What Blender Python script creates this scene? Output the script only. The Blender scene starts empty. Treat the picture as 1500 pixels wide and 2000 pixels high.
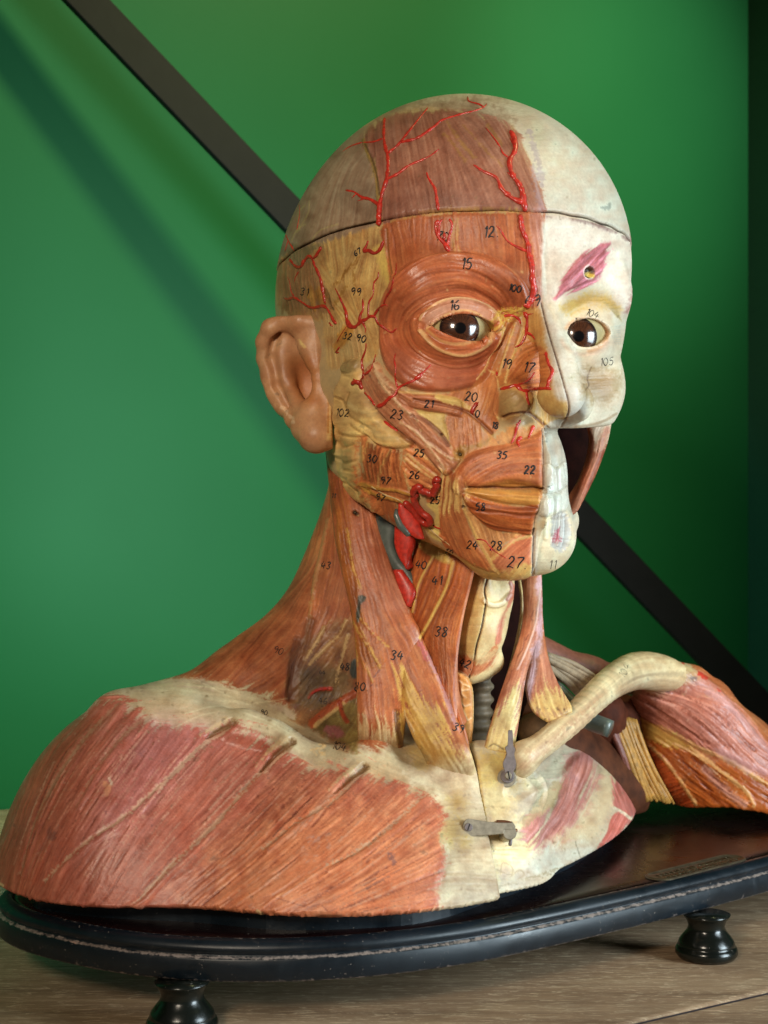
import bpy, math, random, time
import numpy as np
from mathutils import Vector
from mathutils.bvhtree import BVHTree

# ------------------------------------------------------------------ camera, light, exposure
F_PX = 3000.0          # focal length in pixels of the 1500 x 2000 frame
CAM_H = 210.0          # camera height above the table, millimetres
C = bpy.context.scene.collection
sc = bpy.context.scene

cam_data = bpy.data.cameras.new('camera')
cam = bpy.data.objects.new('camera', cam_data)
C.objects.link(cam)
cam.location = (0, 0, CAM_H / 1000)
cam.rotation_euler = (math.radians(90), 0, 0)
cam_data.sensor_fit = 'HORIZONTAL'
cam_data.sensor_width = 24.0
cam_data.lens = 24.0 * F_PX / 1500.0
cam_data.clip_start = 0.01
cam_data.clip_end = 50
cam_data.dof.use_dof = True
cam_data.dof.focus_distance = 0.68
cam_data.dof.aperture_fstop = 18.0
sc.camera = cam

world = bpy.data.worlds.new('World')
sc.world = world
world.use_nodes = True
world.node_tree.nodes['Background'].inputs[0].default_value = (1.0, 0.90, 0.82, 1)
world.node_tree.nodes['Background'].inputs[1].default_value = 0.05

sc.view_settings.view_transform = 'Standard'
sc.view_settings.look = 'None'
sc.view_settings.exposure = 0.0
sc.view_settings.gamma = 1.0


def area(name, loc, target, size, power, color, size_y=None, spread=180):
    l = bpy.data.lights.new(name, 'AREA')
    l.energy = power
    l.color = color
    l.shape = 'RECTANGLE'
    l.size = size
    l.size_y = size_y or size
    l.spread = math.radians(spread)
    o = bpy.data.objects.new(name, l)
    C.objects.link(o)
    o.location = loc
    o.rotation_euler = (Vector(target) - Vector(loc)).to_track_quat('-Z', 'Y').to_euler()
    return o


def spot(name, loc, target, size, angle, power, color):
    l = bpy.data.lights.new(name, 'SPOT')
    l.energy = power
    l.color = color
    l.spot_size = math.radians(angle)
    l.spot_blend = 1.0
    l.shadow_soft_size = size
    o = bpy.data.objects.new(name, l)
    C.objects.link(o)
    o.location = loc
    o.rotation_euler = (Vector(target) - Vector(loc)).to_track_quat('-Z', 'Y').to_euler()
    return o


# warm lamp left of the camera, cool window low on the right, a ceiling lamp; two added unseen spots brighten the wall
area('warm_lamp', (-0.28, -0.23, 0.54), (0.03, 0.72, 0.24), 0.13, 0.64, (1.0, 0.86, 0.68), 0.16, 52)
area('window_light', (0.76, 0.38, 0.26), (0.09, 0.69, 0.15), 0.34, 1.75, (0.76, 0.92, 1.0), 0.46, 70)
spot('ceiling_lamp', (0.75, 0.70, 1.25), (-0.12, 1.15, 0.42), 0.085, 60, 44.0, (0.95, 1.0, 0.45))
spot('right_wall_fill', (0.80, 0.55, 1.10), (0.27, 1.33, 0.62), 0.05, 23, 33.0, (1.0, 1.0, 0.80))
spot('left_wall_fill', (-0.85, 0.45, 0.32), (-0.20, 1.10, 0.14), 0.10, 52, 20.0, (0.26, 0.96, 1.0))

# ------------------------------------------------------------------ numeric helpers
rng = np.random.default_rng(7)
f32 = np.float32


def P(px, py, d):
    """photo pixel and depth (mm) to a point in mm; z is relative to eye level"""
    return np.array([(px - 750.0) * d / F_PX, d, (1000.0 - py) * d / F_PX])


def to_px(v):
    d = v[:, 1]
    return 750.0 + v[:, 0] * F_PX / d, 1000.0 - v[:, 2] * F_PX / d


def W(v):
    """mm array to metres, world"""
    v = np.asarray(v, dtype=np.float64)
    out = v / 1000.0
    out[..., 2] += CAM_H / 1000.0
    return out


def smin(a, b, k):
    if k <= 0:
        return np.minimum(a, b)
    h = np.maximum(k - np.abs(a - b), 0) / k
    return np.minimum(a, b) - h * h * k * 0.25


def smax(a, b, k):
    return -smin(-a, -b, k)


def rotm(rx=0, ry=0, rz=0):
    rx, ry, rz = map(math.radians, (rx, ry, rz))
    cx, sx, cy, sy, cz, sz = math.cos(rx), math.sin(rx), math.cos(ry), math.sin(ry), math.cos(rz), math.sin(rz)
    X = np.array([[1, 0, 0], [0, cx, -sx], [0, sx, cx]])
    Y = np.array([[cy, 0, sy], [0, 1, 0], [-sy, 0, cy]])
    Z = np.array([[cz, -sz, 0], [sz, cz, 0], [0, 0, 1]])
    return Z @ Y @ X


def ell(p, c, r, rot=None):
    X, Y, Z = p
    X = X - f32(c[0]); Y = Y - f32(c[1]); Z = Z - f32(c[2])
    if rot is not None:
        m = rotm(*rot).T.astype(f32)
        X, Y, Z = (m[0, 0] * X + m[0, 1] * Y + m[0, 2] * Z,
                   m[1, 0] * X + m[1, 1] * Y + m[1, 2] * Z,
                   m[2, 0] * X + m[2, 1] * Y + m[2, 2] * Z)
    a = X / f32(r[0]); b = Y / f32(r[1]); c2 = Z / f32(r[2])
    k0 = np.sqrt(a * a + b * b + c2 * c2)
    a /= f32(r[0]); b /= f32(r[1]); c2 /= f32(r[2])
    k1 = np.sqrt(a * a + b * b + c2 * c2) + f32(1e-6)
    return k0 * (k0 - 1) / k1


def cone(p, a, b, ra, rb, flat=None):
    """capsule whose radius runs from ra to rb; flat = (unit vector, factor) squashes the section"""
    a = np.asarray(a, float); b = np.asarray(b, float)
    X, Y, Z = p
    dx, dy, dz = X - f32(a[0]), Y - f32(a[1]), Z - f32(a[2])
    e = b - a
    L = float(e @ e) + 1e-9
    t = np.clip((dx * f32(e[0]) + dy * f32(e[1]) + dz * f32(e[2])) / f32(L), 0, 1)
    dx = dx - t * f32(e[0]); dy = dy - t * f32(e[1]); dz = dz - t * f32(e[2])
    if flat is not None:
        n, k = flat
        s = dx * f32(n[0]) + dy * f32(n[1]) + dz * f32(n[2])
        q = f32(k - 1.0)
        dx = dx + s * f32(n[0]) * q; dy = dy + s * f32(n[1]) * q; dz = dz + s * f32(n[2]) * q
    return np.sqrt(dx * dx + dy * dy + dz * dz) - (f32(ra) + t * f32(rb - ra))


def surface_nets(fn, lo, hi, h):
    lo = np.asarray(lo, float); hi = np.asarray(hi, float)
    n = np.ceil((hi - lo) / h).astype(int) + 1
    ax = [(lo[i] + h * np.arange(n[i])).astype(f32) for i in range(3)]
    X, Y, Z = np.meshgrid(*ax, indexing='ij')
    Fv = fn((X, Y, Z)).astype(f32)
    # shut the volume at the box faces
    for s in (np.s_[0], np.s_[-1]):
        Fv[s, :, :] = 1; Fv[:, s, :] = 1; Fv[:, :, s] = 1
    ins = Fv < 0
    cnt = np.zeros(n - 1, np.int8)
    offs = [(i, j, k) for i in (0, 1) for j in (0, 1) for k in (0, 1)]
    for o in offs:
        cnt += ins[o[0]:n[0] - 1 + o[0], o[1]:n[1] - 1 + o[1], o[2]:n[2] - 1 + o[2]]
    I, J, K = np.nonzero((cnt > 0) & (cnt < 8))
    val = {o: Fv[I + o[0], J + o[1], K + o[2]] for o in offs}
    acc = np.zeros((len(I), 3)); num = np.zeros(len(I))
    for o in offs:
        for a in range(3):
            if o[a]:
                continue
            q = list(o); q[a] = 1; q = tuple(q)
            va, vb = val[o], val[q]
            m = (va < 0) != (vb < 0)
            t = np.where(m, va / np.where(m, va - vb, 1), 0)
            pt = np.array([o] * len(I), float)
            pt[:, a] += t
            acc += pt * m[:, None]; num += m
    verts = lo + h * (np.stack([I, J, K], 1) + acc / num[:, None])
    vid = -np.ones(n - 1, np.int64)
    vid[I, J, K] = np.arange(len(I))
    quads = []
    for a in range(3):
        s0 = [slice(None)] * 3; s1 = [slice(None)] * 3
        s0[a] = slice(0, n[a] - 1); s1[a] = slice(1, n[a])
        A, B = ins[tuple(s0)], ins[tuple(s1)]
        idx = np.array(np.nonzero(A != B)).T
        b, c = (a + 1) % 3, (a + 2) % 3
        ok = (idx[:, b] > 0) & (idx[:, c] > 0) & (idx[:, b] < n[b] - 1) & (idx[:, c] < n[c] - 1)
        idx = idx[ok]
        def at(db, dc):
            q = idx.copy(); q[:, b] += db; q[:, c] += dc
            return vid[q[:, 0], q[:, 1], q[:, 2]]
        q = np.stack([at(-1, -1), at(0, -1), at(0, 0), at(-1, 0)], 1)
        flip = ~A[idx[:, 0], idx[:, 1], idx[:, 2]]
        q[flip] = q[flip][:, ::-1]
        quads.append(q)
    quads = np.concatenate(quads)
    quads = quads[(quads >= 0).all(1)]
    return verts, quads


def grad(fn, v, e=0.4):
    p = [v[:, i].astype(f32) for i in range(3)]
    f0 = fn(tuple(p))
    g = np.empty((len(v), 3), f32)
    for i in range(3):
        q = list(p); q[i] = p[i] + f32(e)
        g[:, i] = (fn(tuple(q)) - f0) / f32(e)
    return f0, g


def newton(fn, v, steps=1):
    for _ in range(steps):
        f0, g = grad(fn, v)
        l2 = (g * g).sum(1) + 1e-3
        st = np.clip(f0 / l2, -1.5, 1.5)
        v = v - st[:, None] * g
    f0, g = grad(fn, v)
    nrm = g / (np.linalg.norm(g, axis=1)[:, None] + 1e-6)
    return v, nrm


def relax(v, quads, it=2, lam=0.5):
    e = np.concatenate([quads[:, [0, 1]], quads[:, [1, 2]], quads[:, [2, 3]], quads[:, [3, 0]]])
    cnt = np.bincount(e.ravel(), minlength=len(v))[:, None] + 1e-9
    for _ in range(it):
        acc = np.zeros_like(v)
        for a in range(3):
            acc[:, a] = np.bincount(e[:, 0], v[e[:, 1], a], len(v)) + np.bincount(e[:, 1], v[e[:, 0], a], len(v))
        v = v + lam * (acc / cnt - v)
    return v


def subdivide(v, quads, mask):
    q = quads[mask]; rest = quads[~mask]
    if len(q) == 0:
        return v, quads
    e = np.stack([q, np.roll(q, -1, 1)], 2).reshape(-1, 2)
    es = np.sort(e, 1)
    key = es[:, 0].astype(np.int64) * len(v) + es[:, 1]
    u, inv = np.unique(key, return_inverse=True)
    a, b = u // len(v), u % len(v)
    mid = 0.5 * (v[a] + v[b])
    cen = v[q].mean(1)
    m = len(v) + inv.reshape(-1, 4)
    c = len(v) + len(u) + np.arange(len(q))
    new = []
    for i in range(4):
        new.append(np.stack([q[:, i], m[:, i], c, m[:, (i + 3) % 4]], 1))
    return np.concatenate([v, mid, cen]), np.concatenate([rest] + new)


def facing(v, n):
    d = -v / np.linalg.norm(v, axis=1)[:, None]
    return (d * n).sum(1)


def sculpt(fn, lo, hi, h, levels=2, vis=None, sm=1):
    """closed surface of a distance field, finer where it can be seen from the front"""
    v, q = surface_nets(fn, lo, hi, h)
    v = relax(v, q, sm)
    v, n = newton(fn, v, 1)
    for L in range(levels):
        f = facing(v, n)
        m = (f[q] > -0.15).any(1)
        if vis is not None:
            m &= vis(v[q].mean(1))
        v, q = subdivide(v, q, m)
        if L == levels - 1:
            v, n = newton(fn, v, 1)
        else:
            _, g = grad(fn, v)
            n = g / (np.linalg.norm(g, axis=1)[:, None] + 1e-6)
    return v, q, n


def mesh_obj(name, v, faces, mat, parent=None, smooth=True, col=None, gloss=None, mm=True):
    me = bpy.data.meshes.new(name)
    v = W(v) if mm else np.asarray(v, float)
    if isinstance(faces, np.ndarray):
        k = faces.shape[1]
        me.vertices.add(len(v))
        me.vertices.foreach_set('co', v.astype(f32).ravel())
        me.loops.add(faces.size)
        me.loops.foreach_set('vertex_index', faces.astype(np.int32).ravel())
        me.polygons.add(len(faces))
        me.polygons.foreach_set('loop_start', (np.arange(len(faces)) * k).astype(np.int32))
        me.update(calc_edges=True)
    else:
        me.from_pydata([tuple(p) for p in v], [], [tuple(int(i) for i in f) for f in faces])
        me.update()
    if smooth:
        me.polygons.foreach_set('use_smooth', np.ones(len(me.polygons), bool))
    if col is not None:
        at = me.color_attributes.new('Paint', 'FLOAT_COLOR', 'POINT')
        c4 = np.ones((len(v), 4), f32)
        c4[:, :3] = col
        if gloss is not None:
            c4[:, 3] = gloss
        at.data.foreach_set('color', c4.ravel())
    if mat is not None:
        me.materials.append(mat)
    o = bpy.data.objects.new(name, me)
    C.objects.link(o)
    if parent is not None:
        o.parent = parent
    return o


def empty(name, loc_mm, label, cat, group=None):
    o = bpy.data.objects.new(name, None)
    C.objects.link(o)
    o.empty_display_size = 0.02
    o['label'] = label
    o['category'] = cat
    if group:
        o['group'] = group
    return o


def lin(c):
    c = np.asarray(c, float) / 255.0
    return np.where(c <= 0.04045, c / 12.92, ((c + 0.055) / 1.055) ** 2.4)


def catmull(pts, n=8):
    pts = np.asarray(pts, float)
    if len(pts) < 3:
        t = np.linspace(0, 1, n + 1)[:, None]
        return pts[0] * (1 - t) + pts[-1] * t
    p = np.vstack([2 * pts[0] - pts[1], pts, 2 * pts[-1] - pts[-2]])
    out = []
    for i in range(1, len(p) - 2):
        t = np.linspace(0, 1, n, endpoint=False)[:, None]
        a, b, c, d = p[i - 1], p[i], p[i + 1], p[i + 2]
        out.append(0.5 * (2 * b + (c - a) * t + (2 * a - 5 * b + 4 * c - d) * t ** 2 + (3 * b - a - 3 * c + d) * t ** 3))
    out.append(pts[-1:])
    return np.vstack(out)

# ------------------------------------------------------------------ materials
def new_mat(name):
    m = bpy.data.materials.new(name)
    m.use_nodes = True
    nt = m.node_tree
    return m, nt, nt.nodes['Principled BSDF']


def N(nt, kind, **kw):
    n = nt.nodes.new(kind)
    for k, v in kw.items():
        setattr(n, k, v)
    return n


def ramp(nt, fac, stops):
    r = N(nt, 'ShaderNodeValToRGB')
    el = r.color_ramp.elements
    while len(el) > 1:
        el.remove(el[-1])
    for i, (p, c) in enumerate(stops):
        e = el[0] if i == 0 else el.new(p)
        e.position = p
        e.color = (*c, 1) if len(c) == 3 else c
    nt.links.new(fac, r.inputs[0])
    return r.outputs[0]


def noise(nt, vec, scale, detail=4, rough=0.6, dist=0.0):
    n = N(nt, 'ShaderNodeTexNoise')
    n.inputs['Scale'].default_value = scale
    n.inputs['Detail'].default_value = detail
    n.inputs['Roughness'].default_value = rough
    n.inputs['Distortion'].default_value = dist
    if vec is not None:
        nt.links.new(vec, n.inputs['Vector'])
    return n.outputs[0]


def mapping(nt, vec, scale=(1, 1, 1), rot=(0, 0, 0)):
    m = N(nt, 'ShaderNodeMapping')
    m.inputs['Scale'].default_value = scale
    m.inputs['Rotation'].default_value = rot
    nt.links.new(vec, m.inputs['Vector'])
    return m.outputs[0]


def mixc(nt, fac, a, b, mode='MIX'):
    m = N(nt, 'ShaderNodeMix', data_type='RGBA', blend_type=mode)
    for s, v in ((m.inputs[0], fac), (m.inputs[6], a), (m.inputs[7], b)):
        if hasattr(v, 'is_output') or hasattr(v, 'links'):
            nt.links.new(v, s)
        elif isinstance(v, (int, float)):
            s.default_value = v
        else:
            s.default_value = (*v, 1) if len(v) == 3 else v
    return m.outputs[2]


def math_n(nt, op, a, b=None):
    m = N(nt, 'ShaderNodeMath', operation=op)
    for s, v in ((m.inputs[0], a), (m.inputs[1], b)):
        if v is None:
            continue
        if isinstance(v, (int, float)):
            s.default_value = v
        else:
            nt.links.new(v, s)
    return m.outputs[0]


def bump(nt, bsdf, h, strength, dist):
    b = N(nt, 'ShaderNodeBump')
    b.inputs['Strength'].default_value = strength
    b.inputs['Distance'].default_value = dist
    nt.links.new(h, b.inputs['Height'])
    nt.links.new(b.outputs[0], bsdf.inputs['Normal'])
    return b


def obj_coord(nt):
    return N(nt, 'ShaderNodeTexCoord').outputs['Object']


def simple_mat(name, rgb, rough=0.5, metal=0.0, nscale=300.0, namt=0.15, bumpd=0.0002, spec=0.5, coat=0.0):
    m, nt, b = new_mat(name)
    tc = obj_coord(nt)
    f = noise(nt, tc, nscale, 5)
    c = np.array(lin(rgb))
    r = ramp(nt, f, [(0.3, tuple(c * (1 - namt))), (0.7, tuple(np.minimum(c * (1 + namt), 1)))])
    nt.links.new(r, b.inputs['Base Color'])
    b.inputs['Roughness'].default_value = rough
    b.inputs['Metallic'].default_value = metal
    b.inputs['Specular IOR Level'].default_value = spec
    b.inputs['Coat Weight'].default_value = coat
    b.inputs['Coat Roughness'].default_value = 0.15
    bump(nt, b, f, 0.5, bumpd)
    return m


def wall_mat():
    m, nt, b = new_mat('green_wall_paint')
    tc = obj_coord(nt)
    f = noise(nt, tc, 3.0, 3)
    c = ramp(nt, f, [(0.3, tuple(lin((33, 110, 64)))), (0.7, tuple(lin((38, 118, 70))))])
    nt.links.new(c, b.inputs['Base Color'])
    b.inputs['Roughness'].default_value = 0.48
    b.inputs['Specular IOR Level'].default_value = 0.16
    h1 = noise(nt, tc, 260, 3)
    h2 = noise(nt, mapping(nt, tc, (9, 9, 1.2)), 1.0, 3)
    sm = math_n(nt, 'ADD', h1, math_n(nt, 'MULTIPLY', h2, 14.0))
    bump(nt, b, sm, 0.10, 0.0005)
    return m


def table_mat():
    m, nt, b = new_mat('worn_brown_table_wood')
    tc = obj_coord(nt)
    v1 = mapping(nt, tc, (3, 60, 60))
    v2 = mapping(nt, tc, (70, 340, 340))
    g1 = noise(nt, v1, 2.0, 6, 0.65, 0.6)
    g2 = noise(nt, v2, 1.4, 8, 0.78, 0.8)
    c1 = ramp(nt, g1, [(0.28, tuple(lin((134, 106, 80)))), (0.5, tuple(lin((176, 144, 112)))), (0.75, tuple(lin((206, 176, 140))))])
    pits = ramp(nt, g2, [(0.52, (0, 0, 0)), (0.62, (1, 1, 1))])
    big = ramp(nt, noise(nt, tc, 14.0, 3), [(0.45, (0, 0, 0)), (0.7, (0.55, 0.55, 0.55))])
    c2 = mixc(nt, pits, c1, tuple(lin((228, 202, 166))))
    c3 = mixc(nt, big, c2, tuple(lin((120, 94, 70))))
    nt.links.new(c3, b.inputs['Base Color'])
    b.inputs['Roughness'].default_value = 0.55
    bump(nt, b, g2, 0.8, 0.0012)
    return m


def lacquer_mat(name, rgb, chip=0.0, rough=0.22):
    m, nt, b = new_mat(name)
    tc = obj_coord(nt)
    c = lin(rgb)
    f = noise(nt, tc, 26, 5, 0.65, 0.8)
    base = ramp(nt, f, [(0.35, tuple(c * 0.75)), (0.7, tuple(c * 1.35))])
    dust = ramp(nt, noise(nt, tc, 150, 4, 0.75, 1.0), [(0.63, (0, 0, 0)), (0.8, (0.30, 0.30, 0.30))])
    base = mixc(nt, dust, base, tuple(lin((126, 116, 108))))
    at = N(nt, 'ShaderNodeAttribute', attribute_name='Paint')
    sep = N(nt, 'ShaderNodeSeparateColor')
    nt.links.new(at.outputs[0], sep.inputs[0])
    # worn edges: the Paint attribute carries how exposed each vertex is
    n2 = noise(nt, tc, 380, 6, 0.75)
    wear = math_n(nt, 'ADD', math_n(nt, 'MULTIPLY', sep.outputs[0], 0.27), n2)
    wm = ramp(nt, wear, [(0.68, (0, 0, 0)), (0.84, (1, 1, 1))])
    speck = ramp(nt, noise(nt, tc, 700, 2, 0.5), [(0.735, (0, 0, 0)), (0.76, (0.8, 0.8, 0.8))])
    base = mixc(nt, speck, base, tuple(lin((150, 140, 130))))
    if chip:
        low = math_n(nt, 'ADD', noise(nt, tc, 48, 6, 0.7, 0.3), math_n(nt, 'MULTIPLY', sep.outputs[0], 0.10))
        base = mixc(nt, ramp(nt, low, [(0.735, (0, 0, 0)), (0.75, (1, 1, 1))]), base, tuple(lin((186, 150, 134))))
        base = mixc(nt, wm, base, tuple(lin((146, 132, 124))))
    nt.links.new(base, b.inputs['Base Color'])
    r = ramp(nt, f, [(0.3, (rough * 0.8,) * 3), (0.8, (min(1, rough * 2.0),) * 3)])
    nt.links.new(r, b.inputs['Roughness'])
    b.inputs['Specular IOR Level'].default_value = 0.5
    bump(nt, b, n2, 0.25, 0.0002)
    return m


M_wall = wall_mat()
M_table = table_mat()
M_seam = simple_mat('dark_plank_seam', (60, 56, 66), 0.6)
M_bar = simple_mat('dark_grey_metal_paint', (27, 24, 26), 0.5, 0.0, 60, 0.15, spec=0.2)
M_top = lacquer_mat('dark_mahogany_lacquer', (20, 8, 9), 0.0, 0.22)
M_rim = lacquer_mat('black_worn_lacquer', (13, 24, 32), 1.0, 0.30)
M_foot = lacquer_mat('black_gloss_lacquer', (18, 22, 18), 0.0, 0.17)
M_brass = simple_mat('tarnished_brass', (92, 82, 62), 0.42, 0.8, 500, 0.3)

# ------------------------------------------------------------------ room: green wall, table
YAW_T = math.radians(32)
ct, st = math.cos(YAW_T), math.sin(YAW_T)


def tab(u, w, z):
    """table frame (u along the wall, w away from the camera) to mm; z above the table"""
    return np.array([u * ct - w * st, u * st + w * ct, z - CAM_H])


def box_faces():
    return [(0, 3, 2, 1), (4, 5, 6, 7), (0, 1, 5, 4), (1, 2, 6, 5), (2, 3, 7, 6), (3, 0, 4, 7)]


def tab_box(name, u0, u1, w0, w1, z0, z1, mat, parent=None, bev=0.0):
    v = [tab(u, w, z) for z in (z0, z1) for u, w in ((u0, w0), (u1, w0), (u1, w1), (u0, w1))]
    o = mesh_obj(name, np.array(v), box_faces(), mat, parent, smooth=False)
    if bev:
        md = o.modifiers.new('bevel', 'BEVEL')
        md.width = bev; md.segments = 2; md.limit_method = 'NONE'
    return o


# wall line passes through the table's rear edge: depth 1086 at the left edge of the frame
WALL_W = -(-271) * st + 1086 * ct
wall = tab_box('wall', -1200, 1077, WALL_W, WALL_W + 60, -500, 1700, M_wall)
wall['kind'] = 'structure'
sw = tab_box('added_side_wall', 1077, 1137, 500, WALL_W + 60, -500, 1700,
             simple_mat('shaded_green_side_wall', (30, 62, 34), 0.5))  # added wall; the shadow at the right edge is put into its colour
sw['kind'] = 'structure'

table = empty('wooden_table', (0, 0, 0), 'worn brown wooden table top of wide planks under the black stand', 'table')
W_SEAM = -(97) * st + 630 * ct
for (a, b_) in ((-420, W_SEAM - 3), (W_SEAM, WALL_W - 2)):
    tab_box('plank', -900, 1075, a, b_, -28, 0, M_table, table, 0.0016)
tab_box('joint', -900, 1075, W_SEAM - 3, W_SEAM, -27, -1.2, M_seam, table)
tab_box('apron', -880, 980, -400, -380, -110, -29, M_table, table)
tab_box('apron', -880, 980, WALL_W - 40, WALL_W - 20, -110, -29, M_table, table)

# diagonal flat steel bar in front of the wall
A0, A1 = P(48, -125, 1052), P(1618, 1520, 1340)
ax = (A1 - A0); ax /= np.linalg.norm(ax)
nrm_b = np.array([0.53, -0.85, 0.0]); nrm_b -= nrm_b @ ax * ax; nrm_b /= np.linalg.norm(nrm_b)
side = np.cross(ax, nrm_b)
pts = []
for c0, hw in ((A0, 12.6), (A1, 14.0)):
    for s, t in ((-1, -1), (1, -1), (1, 1), (-1, 1)):
        pts.append(c0 + side * s * hw + nrm_b * t * 3.0)
bar = mesh_obj('metal_brace', np.array(pts), [(0, 1, 2, 3), (7, 6, 5, 4), (0, 4, 5, 1), (1, 5, 6, 2), (2, 6, 7, 3), (3, 7, 4, 0)], M_bar, smooth=False)
md = bar.modifiers.new('bevel', 'BEVEL'); md.width = 0.0008; md.segments = 2
bar['label'] = 'dark grey flat metal bar running diagonally behind the head in front of green wall'
bar['category'] = 'metal bar'

# ------------------------------------------------------------------ plinth on turned feet
ZP = -165.0                     # underside of the plaster, relative to eye level
ZB = -173.0                     # top of the board
stand = empty('display_stand', (0, 0, 0), 'black lacquered oval wooden stand on turned feet under the anatomical bust', 'stand')
def on_top(px, py, z=ZB):
    d = F_PX * (-z) / (py - 1000.0)
    return P(px, py, d)


OUTLINE = [(-178, 705), (-169, 677), (-151, 656), (-124, 637), (-101, 625.5), (-72, 618), (-41, 617), (-5, 624), (32, 640), (60, 658),
           (95, 684), (139, 719), (192, 764), (240, 812), (270, 856), (278, 900), (260, 935), (220, 950), (150, 940), (60, 903), (-40, 855),
           (-120, 800), (-163, 755)]


def oval():
    """outline of the stand at its widest, in mm"""
    p = catmull(np.array(OUTLINE[-2:] + OUTLINE + OUTLINE[:3], float), 12)
    p = p[2 * 12:(2 + len(OUTLINE)) * 12]
    for _ in range(30):
        p = 0.5 * p + 0.25 * (np.roll(p, 1, 0) + np.roll(p, -1, 0))
    return p


def stand_pt(xy, z):
    return np.stack([xy[:, 0], xy[:, 1], np.full(len(xy), z)], 1)


OUT_C = (45.0, 785.0)


def stand_ring(profile, name, mat, wear):
    base = oval()
    d = np.roll(base, -1, 0) - np.roll(base, 1, 0)
    nrm = np.stack([d[:, 1], -d[:, 0]], 1); nrm /= np.linalg.norm(nrm, axis=1)[:, None]
    V, Fc, Wr = [], [], []
    n = len(base)
    for k, (off, z) in enumerate(profile):
        V.append(stand_pt(base + nrm * off, ZB + z))
        Wr += [wear[k]] * n
    for k in range(len(profile) - 1):
        for i in range(n):
            j = (i + 1) % n
            Fc.append((k * n + i, k * n + j, (k + 1) * n + j, (k + 1) * n + i))
    return np.vstack(V), Fc, np.array(Wr), n


prof = [(-14, -16.6), (-3, -16.6), (-1.2, -16.2), (-0.6, -15.2), (-0.4, -7.6), (-0.9, -6.7), (-2.2, -6.4), (-2.7, -5.8),
        (-2.0, -5.0), (-1.2, -4.0), (-1.3, -2.6), (-2.6, -1.0), (-4.6, -0.1), (-6.4, 0.1), (-7.2, -0.3), (-7.7, -1.6), (-10, -1.8), (-14, -1.8)]
wr = [0, 0, .95, .3, 0, 1.1, 1, .1, .1, 0, 0, 0.1, .2, .75, .85, .2, 0, 0]
v, fc, wv, n = stand_ring(prof, 'rim', M_rim, wr)
mesh_obj('rim', v, [f[::-1] for f in fc], M_rim, stand, col=np.stack([wv] * 3, 1))
# top board, slightly dished towards the rim
v, fc, wv, n = stand_ring([(-40, 0), (-30, 0.0), (-16, -0.1), (-9.6, -0.3), (-8.2, -1.2), (-8.0, -14), (-40, -14)], 'top', M_top, [0] * 7)
cc = np.array([[OUT_C[0], OUT_C[1], ZB]])
for zz, base_i, fl in ((0, 0, True), (-14, 6 * n, False)):
    k = len(v)
    v = np.vstack([v, cc + [[0, 0, zz]]])
    wv = np.append(wv, 0)
    for i in range(n):
        j = (i + 1) % n
        fc.append((base_i + i, k, base_i + j) if fl else (base_i + i, base_i + j, k))
mesh_obj('top_board', v, [f[::-1] for f in fc], M_top, stand, col=np.zeros((len(v), 3)))


def lathe(profile, c, n=48):
    V, Fc = [], []
    for r, z in profile:
        for i in range(n):
            t = 2 * math.pi * i / n
            V.append((c[0] + r * math.cos(t), c[1] + r * math.sin(t), z))
    for k in range(len(profile) - 1):
        for i in range(n):
            j = (i + 1) % n
            Fc.append((k * n + i, k * n + j, (k + 1) * n + j, (k + 1) * n + i))
    return np.array(V), Fc


# thin black plate the plaster stands on
pl_out = catmull(np.array([(-120, 790), (-158, 740), (-163, 676), (-148, 660), (-122, 648), (-85, 640), (-43, 627), (2, 632), (27, 645), (47, 668), (70, 696), (86, 722), (108, 765),
                           (131, 835), (120, 870), (60, 880), (-40, 850), (-120, 790)], float), 5)[:-1]
pl_c = np.array([-10.0, 760.0])
pl_out = pl_c + (pl_out - pl_c) * (1 - 9.0 / np.linalg.norm(pl_out - pl_c, axis=1))[:, None]
k_pl = len(pl_out)
vv = np.vstack([np.column_stack([pl_out, np.full(k_pl, z_)]) for z_ in (ZP + 1.0, ZB - .5)])
mesh_obj('mounting_plate', vv, [tuple(range(k_pl)), tuple(range(k_pl, 2 * k_pl))[::-1]] + [(i, k_pl + i, k_pl + (i + 1) % k_pl, (i + 1) % k_pl) for i in range(k_pl)],
         M_rim, stand, smooth=False, col=np.zeros((2 * k_pl, 3)))

ZT = -CAM_H
foot_prof = [(0.1, 0), (10, 0), (13.2, 0.5), (14.6, 2.4), (14.6, 4.2), (13.9, 5.6), (13.2, 6.1), (13.3, 6.8), (12.7, 8.6), (10.8, 11.0), (9.0, 13.2), (8.5, 15.2),
             (9.2, 17.6), (10.6, 19.6), (11.2, 20.6), (0.1, 20.6)]
for (x, y) in ((-81.5, 620.5), (152, 724), (-130, 800), (140, 905)):
    v, fc = lathe([(r, z + ZT) for r, z in foot_prof], (x, y))
    mesh_obj('foot', v, fc, M_foot, stand, col=np.zeros((len(v), 3)))

# ------------------------------------------------------------------ the head, in its own frame (mm)
# x to the model's left (away from the camera), y backwards, z up from eye level of the camera
HC = (35.0, 740.0)
HYAW = math.radians(20)
hc, hs = math.cos(HYAW), math.sin(HYAW)


def to_head(p):
    X, Y, Z = p
    X = X - f32(HC[0]); Y = Y - f32(HC[1])
    return X * f32(hc) + Y * f32(hs), -X * f32(hs) + Y * f32(hc), Z


def from_head(x, y, z):
    return np.array([HC[0] + x * hc - y * hs, HC[1] + x * hs + y * hc, z])


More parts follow.
